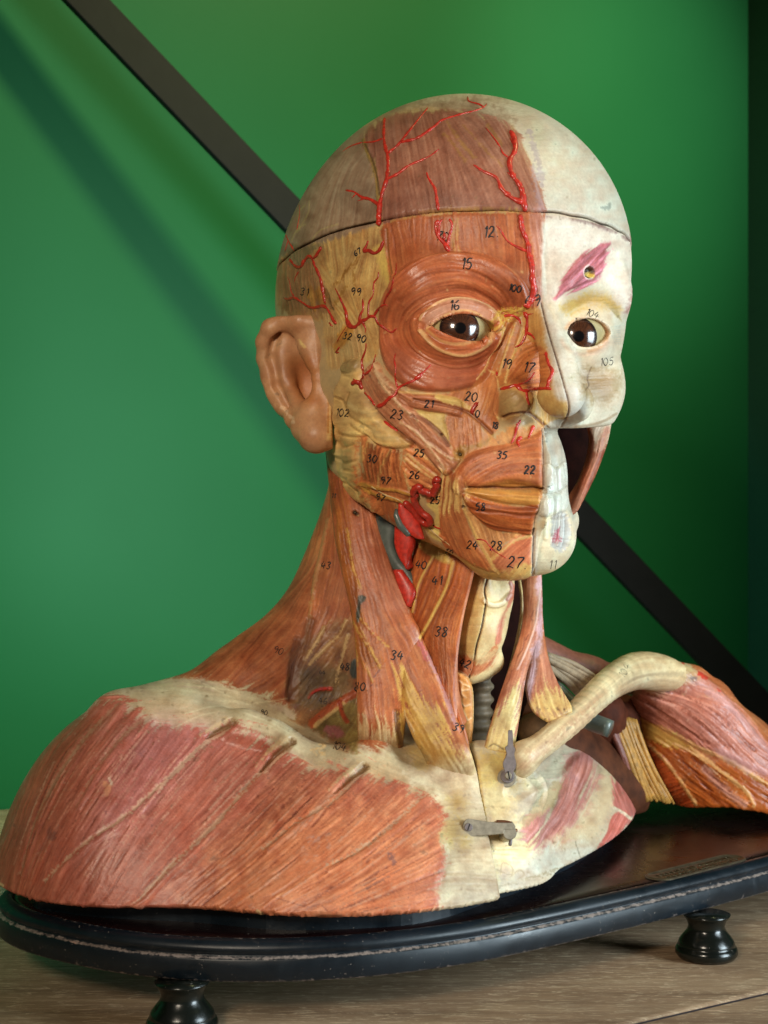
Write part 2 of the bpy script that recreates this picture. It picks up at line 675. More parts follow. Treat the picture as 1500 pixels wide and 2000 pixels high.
def lid_cut(d, p):
    x, y, z = p
    for xc, zc, hw, up, dn in ((-32.0, 77.2, 14.6, 6.0, 5.2), (23.8, 77.4, 12.2, 6.4, 6.1)):
        u = (x - f32(xc)) / f32(hw)
        if xc > 0:
            u = -u
        k = np.maximum(1 - u * u, 0)
        top = f32(zc) + f32(up) * k ** f32(0.8) - f32(0.9) * u
        bot = f32(zc) - f32(dn) * k ** f32(0.9) - f32(0.9) * u
        a = np.maximum(z - top, bot - z)
        a = np.where(np.abs(u) > 1, np.maximum(a, (np.abs(u) - 1) * f32(hw)), a)
        d = smax(d, -np.maximum(a, y - f32(-79)), 0.8)
    return d


def head_field(pw):
    p = to_head(pw)
    x, y, z = p
    ax_ = np.where(x > 0, x + f32(0.15) * np.maximum(x - 15, 0), -x)
    s = (ax_, y, z)
    cr = ell(p, (0, 2, 115), (79.5, 98, 82.5))
    cr = smin(cr, ell(p, (0, 40, 95), (70, 58, 70)), 30)
    # face block
    f = ell(s, (0, -30, 58), (67, 56, 66))
    f = smin(f, ell(s, (0, -62, 30), (38, 32, 46)), 16)
    d = smin(cr, f, 22)
    # brow
    d = smin(d, cone(s, (10, -90, 96), (46, -72, 97), 8, 9), 14)
    d = smin(d, cone(s, (46, -72, 97), (58, -42, 78), 8, 8), 12)
    # cheekbone and arch
    d = smin(d, ell(s, (41, -64, 55), (16, 15, 14)), 18)
    d = smin(d, cone(s, (44, -54, 56), (62, -8, 60), 11, 9), 14)
    # eye sockets and lids
    d = smax(d, -ell(s, (33, -97, 77), (21, 17, 16)), 14)
    lid = np.minimum(ell(p, (-32, -74, 77), (19, 17.0, 17)), ell(p, (26.5, -74, 77), (17, 17.0, 17)))
    d = smin(d, lid, 5)
    d = smin(d, cone(s, (15, -80, 77), (21, -84, 77), 6, 6), 6)
    d = lid_cut(d, p)
    # nose
    nose = cone(p, (0, -91, 90), (0, -109.5, 61), 6.2, 6.6)
    nose = smin(nose, cone(p, (0, -109.5, 61), (0, -112, 49), 6.6, 10.0), 5)
    nose = smin(nose, ell(s, (14.5, -97, 46.5), (7.5, 10, 8.5)), 4)
    nose = smin(nose, cone(s, (5.5, -86, 78), (12, -86, 50), 7, 10), 7)
    d = smin(d, nose, 7)
    d = smax(d, -ell(s, (8.5, -101, 37.0), (5.0, 7.5, 5.0)), 3)
    # near side: flesh of cheek, jaw, lips
    nearside = x < 3
    jaw = cone(p, (-51, 4, 26), (-48, -12, 17), 10, 10)
    jaw = smin(jaw, cone(p, (-48, -12, 17), (-10, -72, -17), 10, 12), 10)
    jaw = smin(jaw, cone(p, (-58, 2, 50), (-51, 4, 26), 11, 10), 10)
    jaw = smin(jaw, ell(p, (-22, -42, 27), (42, 40, 34)), 16)
    muz = ell(p, (-4, -70, 16), (32, 25, 30))
    lips = cone(p, (-26, -82, 14), (2, -95.5, 17), 5, 9)
    lips = smin(lips, cone(p, (-26, -80, 7), (2, -93, 1), 5, 8.5), 3)
    chin = ell(p, (-2, -74, -15), (20, 16, 14))
    n_ = smin(smin(jaw, muz, 14), lips, 8)
    n_ = smin(n_, chin, 12)
    dn = smin(d, n_, 14)
    # far side: bare skull; below the cheekbone only teeth and the jaw bone
    upper = smax(d, f32(39.5) - z + f32(0.12) * (y + 60), 3)
    bone = ell(p, (0, -62, 14), (25, 26, 36))
    bone = smin(bone, ell(p, (0, -70, -8), (25, 20, 21)), 8)
    bone = smin(bone, cone(p, (14, -64, -12), (36, -36, -4), 14, 10), 8)
    bone = smax(bone, -ell(p, (34, -66, 22), (10, 30, 22)), 3)
    df = smin(upper, bone, 5)
    df = smax(df, -(x + 12), 0)
    dn = smax(dn, x - 0.0, 0.8)
    r = np.minimum(dn, df)
    r = smax(r, f32(-30.5) - z, 4)
    # inside of the neck stays open below the jaw
    return r


Z_CUT = 121.0


def cut_z(p):
    x, y, z = to_head(p)
    return z - (Z_CUT - 0.015 * x - 0.065 * y + 0.3 * np.sin(x * 0.13) + 0.25 * np.sin(x * 0.31 + y * 0.2))


def head_low(p):
    return smax(head_field(p), cut_z(p) + 0.35, 1.0)


def cap_field(p):
    d = head_field(p) - 0.5
    return smax(d, -cut_z(p) + 0.35, 1.0)

# ------------------------------------------------------------------ neck, shoulders and chest (camera-aligned mm)
BY = math.radians(14)
SEAM_X, SEAM_Y = 47.0, 662.0


def seam_side(p):
    """positive on the far side of the sagittal joint"""
    X, Y, Z = p
    return (X - f32(SEAM_X)) * f32(math.cos(BY)) + (Y - f32(SEAM_Y)) * f32(math.sin(BY))


def chain(p, pts, k=6):
    d = None
    for (a, ra), (b, rb) in zip(pts[:-1], pts[1:]):
        c = cone(p, a, b, ra, rb)
        d = c if d is None else smin(d, c, k)
    return d


CLAV = [(P(225, 1395, 712), 9), (P(350, 1405, 706), 8), (P(480, 1420, 700), 7), (P(580, 1445, 694), 7), (P(690, 1478, 690), 7),
        (P(800, 1515, 688), 8), (P(900, 1540, 690), 11)]


def body_field(p):
    X, Y, Z = p
    d = ell(p, (-112, 727, -188), (72, 92, 102))
    ch = ell(p, (-22, 757, -190), (122, 140, 93))
    ch = smin(ch, cone(p, (30, 704, -120), (40, 690, -170), 14, 22), 20)
    d = smin(d, ch, 26)
    d = smin(d, chain(p, CLAV), 10)
    d = smin(d, chain(p, [(P(868, 1470, 693), 5), (P(908, 1550, 693), 8), (P(940, 1640, 690), 8)]), 12)
    d = smin(d, chain(p, [(P(742, 1445, 698), 8), (P(742, 1500, 696), 8)]), 10)
    # trapezius from the nape out to the shoulder
    tr = cone(p, (18, 775, 20), (10, 782, -30), 44, 45)
    tr = smin(tr, cone(p, (0, 785, -40), (-60, 750, -86), 34, 24), 26)
    tr = smin(tr, cone(p, (-60, 750, -88), (-110, 722, -108), 24, 22), 16)
    tr = smin(tr, cone(p, (20, 775, -30), (20, 770, -110), 44, 48), 24)
    d = smin(d, tr, 16)
    # hollow above the collar bone
    d = smax(d, -ell(p, P(640, 1400, 690), (17, 22, 12)), 10)
    d = smax(d, -ell(p, P(805, 1462, 682), (8, 12, 8)), 6)
    d = smax(d, f32(ZP + 0.4) - Z, 0.6)
    # joint and throat opening
    d = smax(d, seam_side(p) + f32(0.35), 1.2)
    return d


def chest_field(p):
    X, Y, Z = p
    d = ell(p, (25.5, 761, -190), (78.5, 204, 86), (0, 0, -30))
    d = smin(d, cone(p, (45, 699, -118), (50, 693, -170), 14, 22), 18)
    d = smin(d, ell(p, P(1000, 1545, 695), (16, 12, 12)), 14)
    d = smax(d, Y - f32(880), 4)
    d = smax(d, f32(ZP + 0.4) - Z, 0.6)
    d = smax(d, f32(0.35) - seam_side(p), 1.2)
    # the throat is open above the breast bone
    d = smax(d, -ell(p, (60, 775, -95), (48, 52, 30)), 8)
    return d


def farshoulder_field(p):
    X, Y, Z = p
    d = chain(p, [(P(1290, 1350, 862), 12), (P(1360, 1395, 868), 20), (P(1420, 1500, 880), 31), (P(1475, 1625, 890), 45)], 14)
    d = smin(d, cone(p, P(1330, 1480, 875), P(1440, 1590, 880), 12, 34), 12)
    d = smin(d, cone(p, P(1260, 1380, 870), P(1340, 1500, 870), 8, 18), 10)
    # acromion plate
    d = smin(d, cone(p, P(1270, 1310, 850), P(1350, 1330, 862), 8.5, 9), 8)
    d = smax(d, f32(ZB + 7.5) - Z + f32(2.5) * np.sin(X * f32(0.08) - f32(1.0)), 2)
    return d


def _fcl():
    px = catmull(np.array([(1024, 1478, 688, 5.6), (1062, 1452, 698, 5.4), (1110, 1412, 722, 5.9), (1155, 1368, 755, 6.6), (1195, 1333, 790, 7.8), (1240, 1311, 825, 9.6), (1290, 1314, 846, 9.6), (1340, 1330, 862, 6.5)]), 4)
    return [(P(*a[:3]), a[3]) for a in px]


FCL = _fcl()


def farclav_field(p):
    d = chain(p, FCL, 2)
    return smin(d, ell(p, P(1015, 1488, 690), (6.5, 7, 7.5)), 6)


def larynx_field(p):
    d = chain(p, [(P(960, 1110, 720), 12), (P(946, 1170, 712), 11.2), (P(938, 1230, 711), 10.6), (P(928, 1290, 713), 9.4)], 6)
    d = smin(d, cone(p, P(986, 1142, 708), P(966, 1215, 711), 4.2, 4.6), 4)
    d = smin(d, cone(p, P(950, 1130, 701), P(930, 1280, 703), 2.6, 2.6), 5)
    d = smax(d, -cone(p, P(960, 1206, 696), P(990, 1190, 698), 2.0, 2.0), 4)
    # ring below the shield cartilage and the windpipe
    d = smin(d, cone(p, P(915, 1305, 710), P(955, 1290, 714), 7.5, 7), 3)
    return d


def trachea_field(p):
    X, Y, Z = p
    d = cone(p, P(934, 1300, 722), P(932, 1520, 730), 6.4, 6.8)
    return d + f32(0.9) * np.sin(Z * f32(2 * math.pi / 6.2)) - f32(0.3)


def backneck_field(p):
    """dark red tissue at the back of the open throat"""
    d = cone(p, (48, 800, 10), (40, 805, -110), 30, 36)
    d = smin(d, cone(p, (40, 805, -110), (130, 855, -150), 36, 30), 14)
    # far trapezius running out to the shoulder
    d = smin(d, cone(p, (52, 835, -70), P(1240, 1345, 900), 17, 13), 12)
    return d


def ear_field(p):
    X, Y, Z = p
    def E(px, py, dd=0.0):
        return P(px, py, 722 + dd - max(0, px - 560) * 0.24)
    rim = [(612, 630, 0, 3.4), (586, 628, -5, 4.0), (552, 627, -6, 4.3), (530, 642, -5, 4.3), (518, 668, -2, 4.0), (519, 700, 0, 3.9), (527, 735, 1, 3.6),
           (541, 766, 0, 3.5), (558, 793, -1, 3.6), (576, 818, -3, 4.2), (594, 838, -4, 5.2), (612, 852, -5, 6.2)]
    d = None
    for a, b in zip(rim[:-1], rim[1:]):
        c = cone(p, E(a[0], a[1], a[2]), E(b[0], b[1], b[2]), a[3], b[3])
        d = c if d is None else smin(d, c, 3)
    plate = ell(p, E(580, 720, 7), (16.5, 7.0, 25), (0, 0, 14))
    plate = smax(plate, -ell(p, E(596, 742, -5), (12.0, 13.5, 16), (0, 0, 14)), 3)
    d = smin(d, plate, 3)
    for a, b in (((541, 650), (533, 700)), ((533, 700), (545, 750)), ((545, 750), (566, 792))):
        d = smax(d, -cone(p, E(a[0], a[1], -5), E(b[0], b[1], -5), 1.9, 1.8), 3)
    # inner ridge and the arm that runs into the bowl
    ah = cone(p, E(566, 645, -1), E(553, 690, -2), 2.4, 2.6)
    ah = smin(ah, cone(p, E(553, 690, -2), E(562, 742, -2), 2.6, 2.6), 4)
    ah = smin(ah, cone(p, E(562, 742, -2), E(584, 794, -3), 2.6, 3.4), 4)
    d = smin(d, ah, 4)
    d = smin(d, cone(p, E(578, 632, -3), E(600, 676, -1), 3.6, 3.6), 4)
    d = smin(d, cone(p, E(600, 676, -1), E(622, 728, 0), 3.6, 3.2), 4)
    # base piece against the head
    d = smin(d, ell(p, E(621, 668, 3), (7.5, 5.0, 15)), 3)
    d = smin(d, cone(p, E(622, 745, -1), E(622, 785, -1), 2.8, 3.6), 4)
    d = smin(d, cone(p, E(612, 812, -2), E(622, 850, -3), 7.5, 7.4), 6)
    d = smin(d, cone(p, E(637, 636, 3), E(644, 862, 3), 3.6, 3.6), 2)
    d = smax(d, Z - f32(P(0, 613, 705)[2]) + f32(0.12) * (X + 30) * (X > -30), 1.5)
    d = smax(d, X - (f32(-25.2) - f32(0.030) * (Z - 88)), 0.8)
    return d


# slabs: muscles and strips with their own width, thickness and bulge
def resample(pl, n):
    pl = catmull(pl, 10)
    s = np.concatenate([[0], np.cumsum(np.linalg.norm(np.diff(pl[:, :2], axis=0), axis=1))])
    t = np.linspace(0, s[-1], n)
    return np.stack([np.interp(t, s, pl[:, i]) for i in range(pl.shape[1])], 1)


def slab(left, right, bulge, thick, step=0.5, endr=1.0):
    """left/right: (px, py, depth) polylines; bulge towards the camera, thick behind; returns verts, quads, normals"""
    L = resample(np.array(left, float), 200); R = resample(np.array(right, float), 200)
    L3 = np.array([P(*a) for a in L]); R3 = np.array([P(*a) for a in R])
    ln = np.linalg.norm(np.diff(0.5 * (L3 + R3), axis=0), axis=1).sum()
    n = max(int(ln / step), 8)
    wd = np.linalg.norm(L3 - R3, axis=1).max()
    m = max(int(wd / step), 8)
    t = np.linspace(0, 1, n)
    L3 = np.stack([np.interp(t, np.linspace(0, 1, 200), L3[:, i]) for i in range(3)], 1)
    R3 = np.stack([np.interp(t, np.linspace(0, 1, 200), R3[:, i]) for i in range(3)], 1)
    s = np.linspace(0, 1, m)
    s = 0.5 - 0.5 * np.cos(np.pi * s) * (0.35) - 0.65 * (0.5 - s)     # denser near the edges
    s = (s - s[0]) / (s[-1] - s[0])
    V = L3[:, None] * (1 - s)[None, :, None] + R3[:, None] * s[None, :, None]
    al = np.gradient(0.5 * (L3 + R3), axis=0)
    ac = R3 - L3
    nn = np.cross(al, ac); nn /= np.linalg.norm(nn, axis=1)[:, None] + 1e-9
    if (nn[:, 1].mean()) > 0:
        nn = -nn
    prof = np.sqrt(np.maximum(1 - (2 * s - 1) ** 2, 0)) ** 0.9
    te = np.minimum(t, 1 - t) * ln
    end = np.sqrt(np.clip(te / max(endr, 1e-3), 0, 1) * (2 - np.clip(te / max(endr, 1e-3), 0, 1)))
    b = bulge if np.ndim(bulge) == 0 else np.interp(t, np.linspace(0, 1, len(bulge)), bulge)
    front = V + nn[:, None] * (prof[None, :, None] * (end * b)[:, None, None])
    mb = max(m // 6, 4)
    sb = np.linspace(1, 0, mb + 2)[1:-1]
    Vb = L3[:, None] * (1 - sb)[None, :, None] + R3[:, None] * sb[None, :, None]
    pb = np.sqrt(np.maximum(1 - (2 * sb - 1) ** 2, 0))
    back = Vb - nn[:, None] * (pb[None, :, None] * (end * thick)[:, None, None])
    A = np.concatenate([front, back], 1)
    k = A.shape[1]
    v = A.reshape(-1, 3)
    i = np.arange(n - 1)[:, None]; j = np.arange(k)[None, :]
    q = np.stack([i * k + j, i * k + (j + 1) % k, (i + 1) * k + (j + 1) % k, (i + 1) * k + j], -1).reshape(-1, 4)
    v0 = len(v)
    v = np.vstack([v, A[0].mean(0), A[-1].mean(0)])
    jj = np.arange(k)
    c0 = np.stack([(jj + 1) % k, jj, np.full(k, v0), np.full(k, v0)], 1)
    c1 = np.stack([(n - 1) * k + jj, (n - 1) * k + (jj + 1) % k, np.full(k, v0 + 1), np.full(k, v0 + 1)], 1)
    # orientation: make the front face the camera
    a, b2, c = v[q[0][0]], v[q[0][1]], v[q[0][2]]
    mid = q[len(q) // 2 // k * k + m // 2]
    fn = np.cross(v[mid[1]] - v[mid[0]], v[mid[3]] - v[mid[0]])
    if fn @ (-v[mid[0]]) < 0:
        q = q[:, ::-1]; c0 = c0[:, [1, 0, 2, 3]]; c1 = c1[:, [1, 0, 2, 3]]
    tris = np.vstack([c0[:, :3], c1[:, :3]])
    # centre fans as quads would be degenerate; give them as quads split on the seam vertex pairs
    nrm = np.repeat(nn, k, axis=0)
    nrm = np.vstack([nrm, nn[:1], nn[-1:]])
    w = np.zeros((n, k)); w[:, :m] = np.clip(prof[None, :] * 1.5, 0, 1)
    w = np.append(w.ravel(), [0, 0])
    return v, q, tris, nrm, w


def tube(path, radii, n=10, closed_ends=True):
    """path in mm, tapered round tube"""
    path = np.asarray(path, float); radii = np.asarray(radii, float)
    T = np.gradient(path, axis=0); T /= np.linalg.norm(T, axis=1)[:, None] + 1e-9
    up = np.array([0.13, 1.0, 0.21]); Nn = np.cross(T, up); Nn /= np.linalg.norm(Nn, axis=1)[:, None] + 1e-9
    B = np.cross(T, Nn)
    a = np.linspace(0, 2 * np.pi, n, endpoint=False)
    V = path[:, None] + radii[:, None, None] * (np.cos(a)[None, :, None] * Nn[:, None] + np.sin(a)[None, :, None] * B[:, None])
    m = len(path)
    i = np.arange(m - 1)[:, None]; j = np.arange(n)[None, :]
    q = np.stack([i * n + j, (i + 1) * n + j, (i + 1) * n + (j + 1) % n, i * n + (j + 1) % n], -1).reshape(-1, 4)
    v = V.reshape(-1, 3)
    faces = [tuple(f) for f in q]
    faces.append(tuple(range(n))); faces.append(tuple(range((m - 1) * n, m * n))[::-1])
    return v, faces

# ------------------------------------------------------------------ paint: colour and fine relief laid on the modelled surfaces
def crop(ox, oy, s, pts):
    return [(ox + a / s, oy + b / s) for a, b in pts]


def cA(*p): return crop(500, 150, 1.875, p)
def cB(*p): return crop(480, 550, 1.875, p)
def cC(*p): return crop(550, 900, 2.143, p)
def cD(*p): return crop(0, 1250, 1.6667, p)
def cE(*p): return crop(800, 1200, 2.143, p)
def cF(*p): return crop(640, 660, 5.0, p)
def cG(*p): return crop(880, 560, 3.447, p)
def cH(*p): return crop(540, 470, 6.25, p)
def cI(*p): return crop(560, 950, 3.635, p)
def cJ(*p): return crop(840, 1080, 3.75, p)


def upsample(a, shape):
    H0, W0 = a.shape
    y = np.linspace(0, H0 - 1, shape[0]); x = np.linspace(0, W0 - 1, shape[1])
    y0 = np.minimum(y.astype(int), H0 - 2); x0 = np.minimum(x.astype(int), W0 - 2)
    fy = (y - y0)[:, None].astype(f32); fx = (x - x0)[None, :].astype(f32)
    r0 = a[y0][:, x0] * (1 - fx) + a[y0][:, x0 + 1] * fx
    r1 = a[y0 + 1][:, x0] * (1 - fx) + a[y0 + 1][:, x0 + 1] * fx
    return r0 * (1 - fy) + r1 * fy


def cloud(shape, cell, octaves=3, seed=0):
    """smooth random field, about 0 mean and unit range"""
    r = np.random.default_rng(seed)
    out = np.zeros(shape, f32); amp = 1.0; tot = 0
    for _ in range(octaves):
        g = r.standard_normal((int(shape[0] / cell) + 3, int(shape[1] / cell) + 3)).astype(f32)
        out += amp * upsample(g, shape); tot += amp * amp
        amp *= 0.55; cell = max(cell / 2.1, 1.0)
    return out / math.sqrt(tot)


def blur(a, n=1):
    for _ in range(n):
        a = 0.25 * (np.roll(a, 1, 0) + np.roll(a, -1, 0)) + 0.5 * a
        a = 0.25 * (np.roll(a, 1, 1) + np.roll(a, -1, 1)) + 0.5 * a
    return a


def sstep(x):
    x = np.clip(x, 0, 1)
    return x * x * (3 - 2 * x)


class Canvas:
    def __init__(self, x0, y0, x1, y1, base, seed=1):
        self.x0, self.y0 = x0, y0
        self.w, self.h = x1 - x0, y1 - y0
        self.col = np.empty((self.h, self.w, 3), f32); self.col[:] = np.array(base, f32) / 255
        self.H = np.zeros((self.h, self.w), f32)
        self.G = np.full((self.h, self.w), 0.5, f32)
        self.c2 = np.ones((self.h, self.w), f32) * 0.02
        self.s2 = np.zeros((self.h, self.w), f32)
        self.ops = []
        self.seed = seed

    # -- geometry of marks
    def box(self, pts, pad):
        pts = np.asarray(pts, float)
        a = np.floor(pts.min(0) - pad).astype(int) - [self.x0, self.y0]
        b = np.ceil(pts.max(0) + pad).astype(int) - [self.x0, self.y0]
        xa, ya = max(a[0], 0), max(a[1], 0)
        xb, yb = min(b[0], self.w), min(b[1], self.h)
        return xa, ya, xb, yb

    def sdist(self, pts, pad, smooth=True):
        """distance to a closed outline, positive inside, on its own box"""
        pts = np.asarray(pts, float)
        if smooth:
            q = catmull(np.vstack([pts[-2:], pts, pts[:2]]), 4)
            pts2 = q[2 * 4 - 0: (2 + len(pts)) * 4]
        else:
            pts2 = pts
        xa, ya, xb, yb = self.box(pts2, pad)
        if xb - xa < 4 or yb - ya < 4:
            return None
        area_ = (xb - xa) * (yb - ya)
        st = 1 if area_ < 20000 else 2
        X = np.arange(xa, xb, st, dtype=f32) + self.x0; Y = np.arange(ya, yb, st, dtype=f32) + self.y0
        X, Y = np.meshgrid(X, Y)
        D = np.full(X.shape, 1e9, f32); inside = np.zeros(X.shape, bool)
        n = len(pts2)
        for i in range(n):
            ax0, ay0 = pts2[i]; bx, by = pts2[(i + 1) % n]
            ex, ey = bx - ax0, by - ay0
            L = ex * ex + ey * ey + 1e-9
            t = np.clip(((X - ax0) * ex + (Y - ay0) * ey) / L, 0, 1)
            dd = (X - ax0 - t * ex) ** 2 + (Y - ay0 - t * ey) ** 2
            np.minimum(D, dd, out=D)
            if ay0 != by:
                c = ((ay0 <= Y) & (Y < by)) | ((by <= Y) & (Y < ay0))
                inside ^= c & (X < (bx - ax0) * (Y - ay0) / (by - ay0) + ax0)
        D = np.sqrt(D) * np.where(inside, 1, -1)
        if st > 1:
            D = upsample(D, (yb - ya, xb - xa))
        return (slice(ya, yb), slice(xa, xb)), D

    def sline(self, pts, pad, smooth=True):
        """distance to an open line and position along it"""
        pts = np.asarray(pts, float)
        if smooth and len(pts) > 2:
            pts = catmull(pts, 5)
        xa, ya, xb, yb = self.box(pts, pad)
        if xb - xa < 2 or yb - ya < 2:
            return None
        X = np.arange(xa, xb, dtype=f32) + self.x0; Y = np.arange(ya, yb, dtype=f32) + self.y0
        X, Y = np.meshgrid(X, Y)
        D = np.full(X.shape, 1e9, f32); T = np.zeros(X.shape, f32)
        seg = np.linalg.norm(np.diff(pts, axis=0), axis=1); cum = np.concatenate([[0], np.cumsum(seg)]); tot = cum[-1] + 1e-9
        for i in range(len(pts) - 1):
            ax0, ay0 = pts[i]; bx, by = pts[i + 1]
            ex, ey = bx - ax0, by - ay0
            L = ex * ex + ey * ey + 1e-9
            t = np.clip(((X - ax0) * ex + (Y - ay0) * ey) / L, 0, 1)
            dd = (X - ax0 - t * ex) ** 2 + (Y - ay0 - t * ey) ** 2
            m = dd < D
            D[m] = dd[m]; T[m] = ((cum[i] + t * seg[i]) / tot)[m]
        return (slice(ya, yb), slice(xa, xb)), np.sqrt(D), T

    # -- recorded marks
    def R(self, pts, color=None, guides=None, fib=0.5, fh=0.10, rag=0.0, soft=2.0, dome=0.0, ds=10.0, op=1.0, tone=0.06, smooth=True, gloss=None):
        self.ops.append(('R', dict(pts=pts, color=color, guides=guides, fib=fib, fh=fh, rag=rag, soft=soft, dome=dome, ds=ds, op=op, tone=tone, smooth=smooth, gloss=gloss)))

    def L(self, pts, w, color=None, op=1.0, h=0.0, hw=None, soft=1.2, taper=(1, 1), rag=0.0, smooth=True):
        self.ops.append(('L', dict(pts=pts, w=w, color=color, op=op, h=h, hw=hw, soft=soft, taper=taper, rag=rag, smooth=smooth)))

    def spots(self, n, box_, r, color, op, seed=0, h=0.0):
        q = np.random.default_rng(seed)
        for _ in range(n):
            x = q.uniform(box_[0], box_[2]); y = q.uniform(box_[1], box_[3])
            rr = r * q.uniform(0.4, 1.3); a = q.uniform(0, 3.14)
            self.L([(x, y), (x + rr * math.cos(a), y + rr * math.sin(a) * 0.7)], rr, color, op * q.uniform(0.5, 1), h=h, smooth=False, rag=0.5)

    def bake(self):
        shp = (self.h, self.w)
        # fibre directions
        for kind, o in self.ops:
            if kind != 'R' or not o['guides']:
                continue
            r = self.sdist(o['pts'], 6, o['smooth'])
            if r is None:
                continue
            sl, D = r
            ys = np.arange(sl[0].start, sl[0].stop, 4, dtype=f32) + self.y0; xs = np.arange(sl[1].start, sl[1].stop, 4, dtype=f32) + self.x0
            if len(ys) < 3 or len(xs) < 3:
                continue
            X, Y = np.meshgrid(xs, ys)
            A = np.zeros(X.shape, f32); B = np.zeros(X.shape, f32)
            for g in o['guides']:
                g = catmull(g, 4)
                for a, b in zip(g[:-1], g[1:]):
                    m = 0.5 * (a + b); e = b - a; L = np.hypot(*e) + 1e-6
                    th = 2 * math.atan2(e[1], e[0])
                    wgt = L / (((X - m[0]) ** 2 + (Y - m[1]) ** 2) + 30) ** 1.5
                    A += wgt * math.cos(th); B += wgt * math.sin(th)
            n_ = np.sqrt(A * A + B * B) + 1e-9
            sh = D.shape
            m = D > -4
            self.c2[sl][m] = upsample(A / n_, sh)[m]; self.s2[sl][m] = upsample(B / n_, sh)[m]
        wob = cloud(shp, 26, 2, self.seed + 50) * 0.10
        th = 0.5 * np.arctan2(self.s2, self.c2) + wob
        vx, vy = np.cos(th).astype(f32), np.sin(th).astype(f32)
        r = np.random.default_rng(self.seed)
        src = np.stack([r.standard_normal(shp).astype(f32), blur(r.standard_normal(shp).astype(f32), 2) * 3.2,
                        blur(r.standard_normal(shp).astype(f32), 10) * 7.0], -1)
        acc = src.copy(); wsum = np.ones(3, f32)
        yy, xx = np.mgrid[0:self.h, 0:self.w].astype(f32)
        for sg in (1, -1):
            px, py = xx.copy(), yy.copy(); dx, dy = vx * sg, vy * sg
            for k in range(1, 20):
                px += dx * 1.6; py += dy * 1.6
                ix = np.clip(px.astype(np.int32), 0, self.w - 1); iy = np.clip(py.astype(np.int32), 0, self.h - 1)
                idx = iy * self.w + ix
                nx, ny = vx.ravel()[idx], vy.ravel()[idx]
                s = np.sign(nx * dx + ny * dy); s[s == 0] = 1
                dx, dy = nx * s, ny * s
                acc += src.reshape(-1, 3)[idx]
        acc /= math.sqrt(39)
        self.lic = acc[..., 0] / (acc[..., 0].std() + 1e-6)
        self.lic2 = acc[..., 1] / (acc[..., 1].std() + 1e-6)
        self.lic3 = acc[..., 2] / (acc[..., 2].std() + 1e-6)
        blot = cloud(shp, 60, 3, self.seed + 9)
        blot2 = cloud(shp, 18, 3, self.seed + 19)
        spk = cloud(shp, 3.0, 2, self.seed + 29)
        frag = self.lic * 0.45 + self.lic2 * 0.6 + self.lic3 * 0.6
        # base variation
        self.col *= (1 + 0.04 * blot + 0.03 * blot2)[..., None]
        for kind, o in self.ops:
            if kind == 'R':
                r = self.sdist(o['pts'], 14 + o['rag'] * 2, o['smooth'])
                if r is None:
                    continue
                sl, D = r
                fr = frag[sl] if o['guides'] else (0.7 * blot2[sl] + 0.35 * spk[sl])
                Dr = D + fr * o['rag'] + spk[sl] * min(1.2, 0.4 + o['rag'] * 0.1)
                m = sstep(Dr / o['soft'] * 0.5 + 0.5)
                if o['color'] is not None:
                    c = np.array(o['color'], f32) / 255
                    f = o['fib'] if o['guides'] or not o['soft'] > 8 or o['fib'] > .5 else 0.0
                    k = 1 + f * (0.050 * self.lic[sl] + 0.050 * self.lic2[sl] + 0.032 * self.lic3[sl]) + o['tone'] * (0.7 * blot[sl] + 0.5 * blot2[sl])
                    hue = f * 0.024 * self.lic2[sl] + 0.02 * blot2[sl]
                    cc = np.stack([c[0] * k, c[1] * k * (1 + hue * 1.3), c[2] * k * (1 + hue * 1.8)], -1)
                    mm = (m * o['op'])[..., None]
                    self.col[sl] = self.col[sl] * (1 - mm) + cc * mm
                if o['fh']:
                    self.H[sl] += m * o['fh'] * (0.30 * self.lic[sl] + 0.45 * self.lic2[sl] + 0.22 * self.lic3[sl])
                if o['dome']:
                    self.H[sl] += o['dome'] * np.sqrt(np.clip(sstep(D / o['ds']), 0, 1))
                if o['gloss'] is not None:
                    self.G[sl] = self.G[sl] * (1 - m) + o['gloss'] * m
            else:
                hw = o['hw'] or o['w']
                r = self.sline(o['pts'], max(o['w'], hw) * 1.6 + 4, o['smooth'])
                if r is None:
                    continue
                sl, D, T = r
                ta = o['taper']
                wd = o['w'] * 0.5 * (ta[0] + (ta[1] - ta[0]) * T)
                Dj = D + spk[sl] * (0.25 + o['rag'] * 1.6) + frag[sl] * o['rag'] * 1.2
                m = sstep((wd - Dj) / o['soft'] * 0.5 + 0.5)
                if o['color'] is not None:
                    c = np.array(o['color'], f32) / 255
                    cc = c[None, None] * (1 + 0.04 * blot2[sl] + 0.05 * self.lic2[sl])[..., None]
                    mm = (m * o['op'])[..., None]
                    self.col[sl] = self.col[sl] * (1 - mm) + cc * mm
                if o['h']:
                    q = np.clip(1 - (D / (hw * 0.5 * (ta[0] + (ta[1] - ta[0]) * T) + 0.3)) ** 2, 0, 1)
                    self.H[sl] += o['h'] * q * q * (3 - 2 * q) if abs(o['h']) > 0 else 0
        # overall grime, fine dots
        self.col *= (1 + 0.018 * spk)[..., None]
        dirt = sstep((blot2 + 0.5 * spk - 1.9) * 1.2)
        self.col *= (1 - 0.25 * dirt)[..., None]
        self.H += 0.025 * spk * 0.5
        for pts, pad in getattr(self, 'quiet', []):
            sl, D = self.sdist(pts, 12)
            self.H[sl] *= 1 - sstep((D + 5) / 6)
        lum = self.col.mean(-1, keepdims=True)
        sat = np.clip((self.col[..., :1] - self.col[..., 2:]) * 4.0 - 0.9, 0, 1)      # flesh paint is richer than bone paint
        self.col = (lum + (self.col - lum) * (1 + 0.15 * sat)) * (1 - 0.10 * sat)
        self.col *= 1 + sat * np.array([0.0, 0.025, -0.055], f32)               # ochre varnish over the flesh paint
